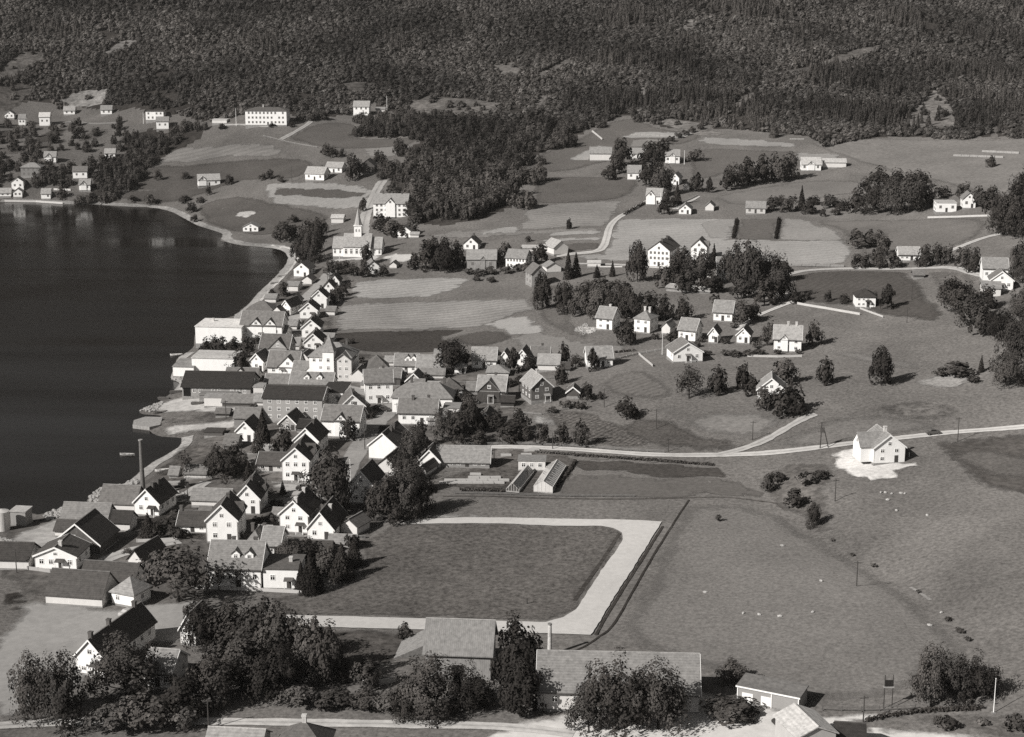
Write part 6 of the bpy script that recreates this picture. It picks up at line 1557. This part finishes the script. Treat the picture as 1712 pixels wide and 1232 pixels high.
fence('white wall below the far right farm', [(1551,365),(1600,364),(1657,362)], 4)
fence('white fence from the poplar house to the terrace corner', [(1026,603),(1068,592),(1122,583)], 4)
fence('white fence descending from the terrace corner', [(1068,593),(1091,613)], 5)
fence('white fence below the terrace gardens', [(1250,597),(1300,598),(1340,597)], 5)
fence('white garden wall before the dormered house and spruces', [(325,984),(440,989),(531,994)], 7, name='garden_wall', cat='wall', th=.3)
fence('white board fence above the bungalow lane', [(229,907),(260,906),(292,904)], 7)
fence('grey board fence beside the left edge shed', [(46,953),(64,955),(84,958)], 8, 190)
fence('post and rail fence along the main road', [(770,744),(860,743),(1000,750),(1110,757)], 6, 150, False, 4)
fence('wire-post fence across the field behind the sports track', [(760,826),(900,829),(1060,831)], 6, 140, False, 7)
fence('white stair fence beside the white institution', [(1180,463),(1215,468)], 3)
fence('pale wall along the institution lane', [(1076,447),(1120,450)], 3)
fence('white railing by the winding road house', [(1128,346),(1166,328)], 3)
fence('pale fence along the school lane', [(440,228),(480,238),(530,247)], 3, 185, False, 5)
fence('pale fence on the lane with young spruces', [(1003,447),(1040,447)], 3, 225)
fence('white low wall in the left shore gardens', [(90,318),(118,319)], 4)
fence('white quay wall along the left shore', [(8,337),(60,338),(105,341)], 4, 225, th=.4)
fence('white wall pieces left of the weathered barn', [(606,1142),(635,1146),(662,1140)], 12, 240, name='garden_wall', cat='wall', th=.3)
fence('wooden fence along the bottom right pasture', [(1375,1188),(1440,1190),(1530,1186)], 10, 120, False, 3)
# hay-drying racks
def rack(label, p0, p1, hpx, v=185):
    hpx *= .8; v = min(v, 190)
    a_, m = wpt(*p0); b_, _ = wpt(*p1)
    root = mk('hay_rack', None, None, a_); tag(root, label, 'hay rack')
    d = b_ - a_; l = d.length; k = max(2, int(l / 5)); hm = hpx * m
    nrm = Vector((-d.y, d.x, 0)).normalized() * .35
    for i in range(k):
        s = d * (i / k); e = d * ((i + .97) / k)
        ps = [s - nrm, e - nrm, e - nrm * .3 + Vector((0,0,hm)), s - nrm * .3 + Vector((0,0,hm))]
        MB().poly([tuple(q) for q in ps], tuple(nrm * 1.2)).build('hay', ground_mat(v, .1, .25, 1.5, name='dry_hay'), root)
    for i in range(k + 1):
        q = d * (i / k); MB().tube(q + Vector((0,0,-.3)), q + Vector((0,0,hm+.2)), .06, .05, 5).build('post', surf_mat(100,'timber'), root)
rack('long pale hay rack in the upper right field', (1594,261), (1678,264), 4)
rack('upper of two pale hay racks in the upper right field', (1642,254), (1704,257), 4)
rack('pale hay rack across the upper farm field', (1055,226), (1135,229), 3, 190)
rack('short slanting hay rack left of the upper farm', (990,220), (1007,234), 3, 200)
rack('low pale hay rack below the upper road field', (1318,444), (1412,446), 4, 165)
rack('pale rack near the top right thicket', (1320,233), (1345,233), 2, 205)
# hedges
def hedge(label, pts, hpx, wd, mat=None):
    w_ = [wpt(*q) for q in pts]
    hm = hpx * w_[0][1]
    line = dense(smooth_line([(q[0].x, q[0].y) for q in w_], 1), .8, False)
    rs_ = np.random.RandomState(len(line))
    cs, ns = [], []
    for x, y in line:
        k = 26
        q = rs_.uniform(-1, 1, (k, 3)); z = hz1(x, y)
        cs.append(np.stack([x + q[:,0]*wd/2, y + q[:,1]*wd/2, z + (q[:,2]+1)/2*hm], 1)); ns.append(q + np.array([0,0,.4]))
    me = quads_mesh('hedge', np.concatenate(cs), np.concatenate(ns), .28, mat or LEAF_D, rs_)
    tag(mk('hedge', me), label, 'hedge')
hedge('dark upright hedge bar left of the square crop plot', [(1232,369),(1226,399)], 5, 1.6, NEEDLE)
hedge('dark upright hedge bar right of the square crop plot', [(1303,367),(1297,400)], 5, 1.6, NEEDLE)
hedge('clipped hedge curving round the bottom right garden', [(1452,1206),(1490,1198),(1545,1190),(1640,1186)], 9, 1.0)
hedge('dark hedge along the winding road', [(1044,359),(1060,350),(1078,341)], 5, 2.0)
hedge('rough hedge below the terrace gardens', [(1030,590),(1060,587)], 4, 1.0)
hedge('leafy crop row along the nursery roadside', [(962,762),(1060,768),(1190,778)], 4, 1.2, LEAF)
hedge('pale flowering crop row along the nursery road', [(900,757),(960,761)], 4, 1.0, LEAF_L)
hedge('dark vegetable row in front of the cold frames', [(772,822),(838,823)], 7, 1.0)
hedge('bean row right of the white greenhouse', [(930,815),(950,790),(962,772)], 5, 1.0)
# greenhouses
def greenhouse(label, cx, by, w_, h_, L_, yaw, rise, gm, fv, wallm=None):
    x, y, z, dep = G(cx, by); m = dep / F
    W = w_ * m; H = h_ * m; a = math.radians(yaw)
    root = mk('greenhouse', None, None, (x + math.sin(a) * L_/2, y + math.cos(a) * L_/2, z), -a); tag(root, label, 'greenhouse')
    fm = surf_mat(fv, 'wall', 1.0)
    MB().box(-W/2-.05, W/2+.05, -L_/2-.05, L_/2+.05, -.8, .35).build('base', surf_mat(190,'stone'), root)
    k = int(L_ / 1.3)
    sl_ = math.hypot(W/2, rise)
    ps = MB().poly([(0,-L_/2/k+.04,0),(0,L_/2/k-.04,0),(W/2,L_/2/k-.04,-rise),(W/2,-L_/2/k+.04,-rise)], (0,0,.03)).mesh('pane', gm)
    pw = MB().box(-.015,.015,-L_/2/k+.04,L_/2/k-.04,.35,H).mesh('pane', gm)
    for i in range(k):
        yy = -L_/2 + (i + .5) * L_/k
        mk('pane', ps, root, (0, yy, H + rise)); o = mk('pane', ps, root, (0, yy, H + rise), math.pi)
        mk('pane', pw, root, (W/2, yy, 0)); mk('pane', pw, root, (-W/2, yy, 0))
    bm_ = MB().poly([(0,-.03,0),(0,.03,0),(W/2,.03,-rise),(W/2,-.03,-rise)], (0,0,.06)).mesh('glazing_bar', fm)
    for i in range(k + 1):
        yy = -L_/2 + i * L_/k
        mk('glazing_bar', bm_, root, (0, yy, H + rise)); mk('glazing_bar', bm_, root, (0, yy, H + rise), math.pi)
    MB().box(-.12,.12,-L_/2,L_/2,H+rise-.02,H+rise+.12).build('ridge', fm, root)
    for s in (-1, 1):
        MB().box(s*W/2-.06,s*W/2+.06,-L_/2,L_/2,H-.06,H+.06).build('eaves_rail', fm, root)
        yy = s * L_/2
        mk('gable', mesh('gable', [(-W/2,yy,.35),(W/2,yy,.35),(W/2,yy,H),(0,yy,H+rise),(-W/2,yy,H)], [(0,1,2,3,4)], wallm or gm), root)
        for q in range(6):
            xq = (-.5 + q/5) * W; zt = H + rise * (1 - abs(xq)/(W/2))
            MB().box(xq-.04,xq+.04,yy-.05,yy+.05,.35,max(.6,zt-.02)).build('gable_bar', fm, root)
    return root, W, H
gh, W_, H_ = greenhouse('whitewashed greenhouse with long pale roof and ridge vents', 908, 824, 32, 11, 20, 12, 1.5, surf_mat(178,'glass'), 235, surf_mat(225,'wall',1.0))
for i in range(9): MB().box(.35,.85,-.3,.3,0,.1).build('vent', surf_mat(110,'timber'), gh, loc=(0, -7.5 + i * 1.9, H_ + 1.5 - .35))
greenhouse('clear glass greenhouse with dark interior, left of the whitewashed one', 857, 823, 22, 5, 17, 14, 1.7, glass_mat(90, .5, 'clear_glass'), 225)
# cold frames of the nursery
fr_m = MB().box(-1.5,1.5,-.6,-.5,0,.35).box(-1.5,1.5,.5,.6,0,.5).box(-1.5,-1.4,-.5,.5,0,.45).box(1.4,1.5,-.5,.5,0,.45).mesh('cold_frame', surf_mat(205,'wall'))
gl_m = MB().poly([(-1.4,-.52,.36),(1.4,-.52,.36),(1.4,.52,.5),(-1.4,.52,.5)], (0,0,.04)).mesh('pane', surf_mat(205,'glass'))
def frames(label0, grp, pts):
    pts = sorted(pts)
    for k_, (a_, b_) in enumerate(pts):
        label = ordinal(label0, k_, len(pts)) if len(pts) > 1 else label0
        p, m = wpt(a_, b_)
        o = mk('cold_frame', fr_m, None, p, R.uniform(-.05,.05)); tag(o, label, 'cold frame', grp); mk('pane', gl_m, o)
frames('cold frame in the front row of the nursery beds', 'front row of cold frames', [(744+18*i, 808) for i in range(6)])
frames('cold frame in the second row of the nursery beds', 'second row of cold frames', [(752+18*i, 804) for i in range(6)])
frames('cold frame in the short back row of the nursery beds', 'back row of cold frames', [(792+18*i, 799.5) for i in range(3)])
frames('cold frame beside the road above the greenhouses', 'roadside cold frames', [(846,762),(885,754),(880,761),(893,753),(884,768)])
frames('single pale cold frame in front of the nursery house', 'single cold frame', [(795,794)])
# boats, vehicles
def boat(label, px, py, L_, rot, z=0.0, v=215):
    p, m = wpt(px, py)
    root = mk('rowing_boat', None, None, (p.x, p.y, (0 if z == 0 else p.z) + .0), rot); tag(root, label, 'boat')
    n_ = 9; vs, fs = [], []
    for i in range(n_):
        t = -1 + 2 * i / (n_ - 1); bm2 = (1 - abs(t) ** 2.4) * .75 + .03; sh = .45 + .25 * t * t
        vs += [(t*L_/2, -bm2, sh), (t*L_/2, -bm2*.6, -.05), (t*L_/2, 0, -.12), (t*L_/2, bm2*.6, -.05), (t*L_/2, bm2, sh)]
    for i in range(n_ - 1):
        for j in range(4): fs.append((i*5+j, i*5+j+1, (i+1)*5+j+1, (i+1)*5+j))
    h_ = mk('hull', mesh('hull', vs, fs, surf_mat(v,'wall',1.0)), root)
    sm_ = h_.modifiers.new('t', 'SOLIDIFY'); sm_.thickness = .06
    for q in (-.22, .08, .34): MB().box(q*L_-.12,q*L_+.12,-.6,.6,.28,.33).build('thwart', surf_mat(130,'timber'), root)
boat('pale rowing boat floating off the white quay sheds', 295, 594, 4.6, .05)
boat('small rowing boat floating near the shore left of the chimney', 213, 761, 4.6, -.15, v=170)
boat('pale boat drawn up on the shore by the board shed', 274, 787, 5.0, .2, 1)
def wheels(root, xs_, yw, r):
    wm2 = MB().tube((0,-.1,0),(0,.1,0),r,r,14).mesh('wheel', surf_mat(40,'metal'))
    hub = MB().tube((0,-.115,0),(0,.115,0),r*.5,r*.5,10).mesh('rim', surf_mat(150,'metal'))
    for x in xs_:
        for s in (-1,1): o = mk('wheel', wm2, root, (x, s*yw, r)); mk('rim', hub, o)
def car(label, px, py, rot, v):
    p, m = wpt(px, py)
    root = mk('parked_car', None, None, (p.x,p.y,p.z+.2), rot); tag(root, label, 'car')
    prof = [(-2.05,.35),(-2.1,.75),(-1.75,1.0),(-1.2,1.08),(-.75,1.5),(.45,1.52),(.95,1.08),(1.75,.98),(2.08,.7),(2.05,.35)]
    vs = [(x,-.78 if z < 1.2 else -.66,z) for x,z in prof] + [(x,.78 if z < 1.2 else .66,z) for x,z in prof]
    k = len(prof)
    fs = [tuple(range(k)), tuple(range(2*k-1,k-1,-1))] + [(i,(i+1)%k,k+(i+1)%k,k+i) for i in range(k)]
    mk('body', mesh('body', vs, fs, surf_mat(v,'metal')), root)
    for s in (-1,1): MB().poly([(-1.0,s*.77,1.1),(.8,s*.77,1.1),(.42,s*.7,1.45),(-.7,s*.7,1.45)], (0,s*.02,0)).build('window', glass_mat(34), root)
    for s in (-.55,.55): MB().tube((2.05,s,.68),(2.12,s,.68),.11,.11,10).build('headlight', surf_mat(220,'metal'), root)
    wheels(root, (-1.3,1.3), .72, .33)
car('pale car parked beside the factory house lane', 297, 832, .2, 220)
car('dark car parked at the street junction below the corner house', 642, 688, -.4, 60)
car('dark car parked beside the other car at the street junction', 633, 685, -.4, 75)
p, m = wpt(296, 816)
tr = mk('flatbed_truck', None, None, (p.x,p.y,p.z+.2), .1); tag(tr, 'flatbed truck with pale load by the shore lane', 'truck')
MB().box(-2.9,1.0,-1.0,1.0,.8,.95).build('flatbed', surf_mat(110,'timber'), tr); MB().box(-2.8,.8,-.9,.9,.95,1.6).build('load', surf_mat(190,'timber'), tr)
MB().box(1.1,2.4,-.95,.95,.6,2.2).build('cab', surf_mat(90,'metal'), tr); MB().box(2.4,3.1,-.8,.8,.6,1.3).build('bonnet', surf_mat(90,'metal'), tr)
MB().box(2.38,2.43,-.8,.8,1.4,2.05).build('windscreen', glass_mat(34), tr)
wheels(tr, (-2.0,2.3), .9, .42)
car('pale car standing on the plaza near the long white shed', 214, 1030, .9, 200)
car('dark car standing on the sunlit yard by the garage', 1310, 1212, .3, 70)
car('grey car on the main road near the knoll house', 1560, 727, .1, 110)
car('dark car parked on the town square', 508, 820, .0, 66)
car('pale car parked behind the three-storey block', 575, 703, .3, 205)
boat('dark boat pulled up on the shore below the sawmill', 268, 690, 4.6, .4, 1, 110)
boat('pale boat lying on the beach below the church lane', 470, 462, 4.8, .9, 1)
boat('small boat on the beach near the pale boathouse', 459, 474, 4.4, .7, 1, 150)
for lb, a_, b_, h_ in [('utility pole at the corner of the town square',446,830,30),('utility pole between the tall lane house and its annex',346,906,34),('utility pole beside the street warehouse',610,752,30),('utility pole in the street before the corner shop',664,700,26),('utility pole behind the dark timber houses',868,660,22),('utility pole at the bend of the shore street',500,556,20),('utility pole on the street by the hayfield',548,470,18),('utility pole by the nursery house',826,776,26)]: pole(lb, a_, b_, h_)
fence('grey garden fence below the finial-gabled house', [(455,808),(500,811),(530,810)], 4, 170, False, 2)
fence('pale garden fence before the square-windowed house', [(450,893),(490,898),(514,899)], 5, 190, False, 2)
fence('garden fence beside the round clipped tree', [(545,738),(600,738)], 5, 185, False, 2)
fence('board fence behind the long low outbuilding', [(300,838),(345,826),(385,822)], 5, 120)
fence('garden fence along the middle row of houses', [(690,646),(760,640),(860,640),(930,632)], 4, 150, False, 3)
fence('fence round the garden of the dark-clad house', [(860,690),(905,694),(950,684)], 4, 175, False, 2.5)
for lb, a_, b_ in (('woodpile behind the white factory house', 284, 846), ('woodpile beside the low annex', 300, 896), ('woodpile next to the pale board shed', 350, 800), ('woodpile by the dark timber shed', 836, 722), ('woodpile at the white outhouse by the field corner', 604, 900)):
    p, m = wpt(a_, b_)
    t_ = mk('woodpile', None, None, p, R.uniform(-.4, .4)); tag(t_, lb, 'woodpile')
    lg2 = MB().tube((0,-.3,0),(0,.3,0),.1,.1,7).mesh('log', surf_mat(150,'timber'))
    for r_ in range(4):
        for q in range(9): mk('log', lg2, t_, ((q - 4) * .21 + (r_ % 2) * .1, R.uniform(-.04,.04), .1 + r_ * .185))
# timber piles in the sawmill yard
for lb, a_, b_ in (('dark timber pile nearest the sawmill doorway',294,657),('small timber pile at the tip of the sawmill quay',274,668),('timber stack on the quay below the annex',330,676)):
    p, m = wpt(a_, b_)
    t_ = mk('timber_pile', None, None, p, R.uniform(-.3,.3)); tag(t_, lb, 'timber')
    lg = MB().tube((-1.9,0,0),(1.9,0,0),.17,.15,8).mesh('log', surf_mat(105,'timber'))
    for r_ in range(3):
        for q in range(5 - r_): mk('log', lg, t_, (R.uniform(-.2,.2), (q - (4 - r_)/2) * .34, .16 + r_ * .29))
# concrete pier
pq = [G(*q)[:2] for q in ((222,716),(224,708),(243,702),(272,701),(268,712),(250,719))]
pm_ = MB().poly([(x,y,-2.0) for x,y in pq], (0,0,3.1))
tag(pm_.build('pier', surf_mat(175,'stone')), 'low pale concrete pier jutting into the fjord', 'pier')
# boulders in the pasture, shore rocks
def rock(rs_, r):
    b = bmesh.new(); bmesh.ops.create_icosphere(b, subdivisions=1, radius=r)
    for v in b.verts: v.co = Vector((v.co.x*1.3, v.co.y, v.co.z*.75)) * rs_.uniform(.75,1.2)
    me = bpy.data.meshes.new('boulder'); b.to_mesh(me); b.free(); me.materials.append(surf_mat(200,'stone')); return me
rk = [rock(np.random.RandomState(k), .42) for k in range(3)]
for k, (a_, b_) in enumerate(sorted([(1473,824),(1480,824),(1491,826),(1506,825),(1513,826),(1484,836),(1499,854),(1550,862),(1308,913)])):
    tag(mk('boulder', rk[k % 3], None, wpt(a_, b_)[0] + Vector((0,0,.15)), k, (1,1,1)), ordinal('pale boulder in the upper pasture below the sandy yard', k, 9), 'boulder', 'boulders in the upper pasture')
for k, (a_, b_) in enumerate(sorted([(1373,972),(1359,1024),(1304,1031),(1243,1026),(1269,1028),(1179,991),(1574,1025),(1554,1046)])):
    tag(mk('boulder', rk[k % 3], None, wpt(a_, b_)[0] + Vector((0,0,.15)), k, (1.1,1,1)), ordinal('pale boulder in the open lower pasture', k, 8), 'boulder', 'boulders in the lower pasture')
def riprap(label, pts, n_, r):
    rs_ = np.random.RandomState(n_); vs, fs = [], []
    w_ = px_poly(pts); wa = np.array(w_); k = 0
    ico = bmesh.new(); bmesh.ops.create_icosphere(ico, subdivisions=1, radius=1); iv = [v.co.copy() for v in ico.verts]; ifs = [tuple(v.index for v in f.verts) for f in ico.faces]; ico.free()
    while k < n_:
        x, y = rs_.uniform(wa[:,0].min(), wa[:,0].max()), rs_.uniform(wa[:,1].min(), wa[:,1].max())
        if not pip(np.array([x]), np.array([y]), w_)[0]: continue
        s = r * rs_.uniform(.5, 1.4); b = len(vs); z = max(hz1(x, y), -.3)
        vs += [(x + c.x*s*rs_.uniform(.8,1.2), y + c.y*s*rs_.uniform(.8,1.2), z + .1 + c.z*s*.7) for c in iv]; fs += [tuple(b+i for i in f) for f in ifs]; k += 1
    tag(mk('shore_rocks', mesh('shore_rocks', vs, fs, surf_mat(170,'stone'), fix=False)), label, 'rocks', kind='stuff')
riprap('pale rocks on the shore point by the factory', [(146,836),(166,815),(204,812),(226,800),(232,808),(200,822),(172,845)], 200, .65)
riprap('pale rocks on the shore behind the barn warehouse', [(72,862),(100,849),(125,847),(108,866),(80,870)], 110, .6)
riprap('rocks at the tip of the sawmill quay', [(232,688),(262,674),(275,672),(262,690)], 110, .5)
riprap('rocks below the bright white quay sheds', [(286,634),(292,620),(300,630),(310,640)], 60, .6)
riprap('pale stones edging the left edge lawn', [(0,898),(30,906),(62,918),(58,922),(20,912),(0,906)], 160, .35)
riprap('pale rubble beside the first terrace villa', [(960,552),(980,540),(986,548),(1000,550),(994,557),(975,560)], 110, .45)
# ------------------------------------------------------------------ haze over the valley
hzm, t_, o_ = nmat('haze')
pv = t_.nodes.new('ShaderNodeVolumePrincipled')
pv.inputs['Color'].default_value = (.93, .90, .86, 1)
pv.inputs['Density'].default_value = 3.2e-5
pv.inputs['Anisotropy'].default_value = .2
t_.links.new(pv.outputs[0], o_.inputs['Volume'])
hb_ = MB().box(-3800, 3800, -700, 3100, -12, 600).build('haze', hzm)
tag(hb_, kind='stuff')
sc.cycles.volume_bounces = 0
print('objects', len(C.objects))
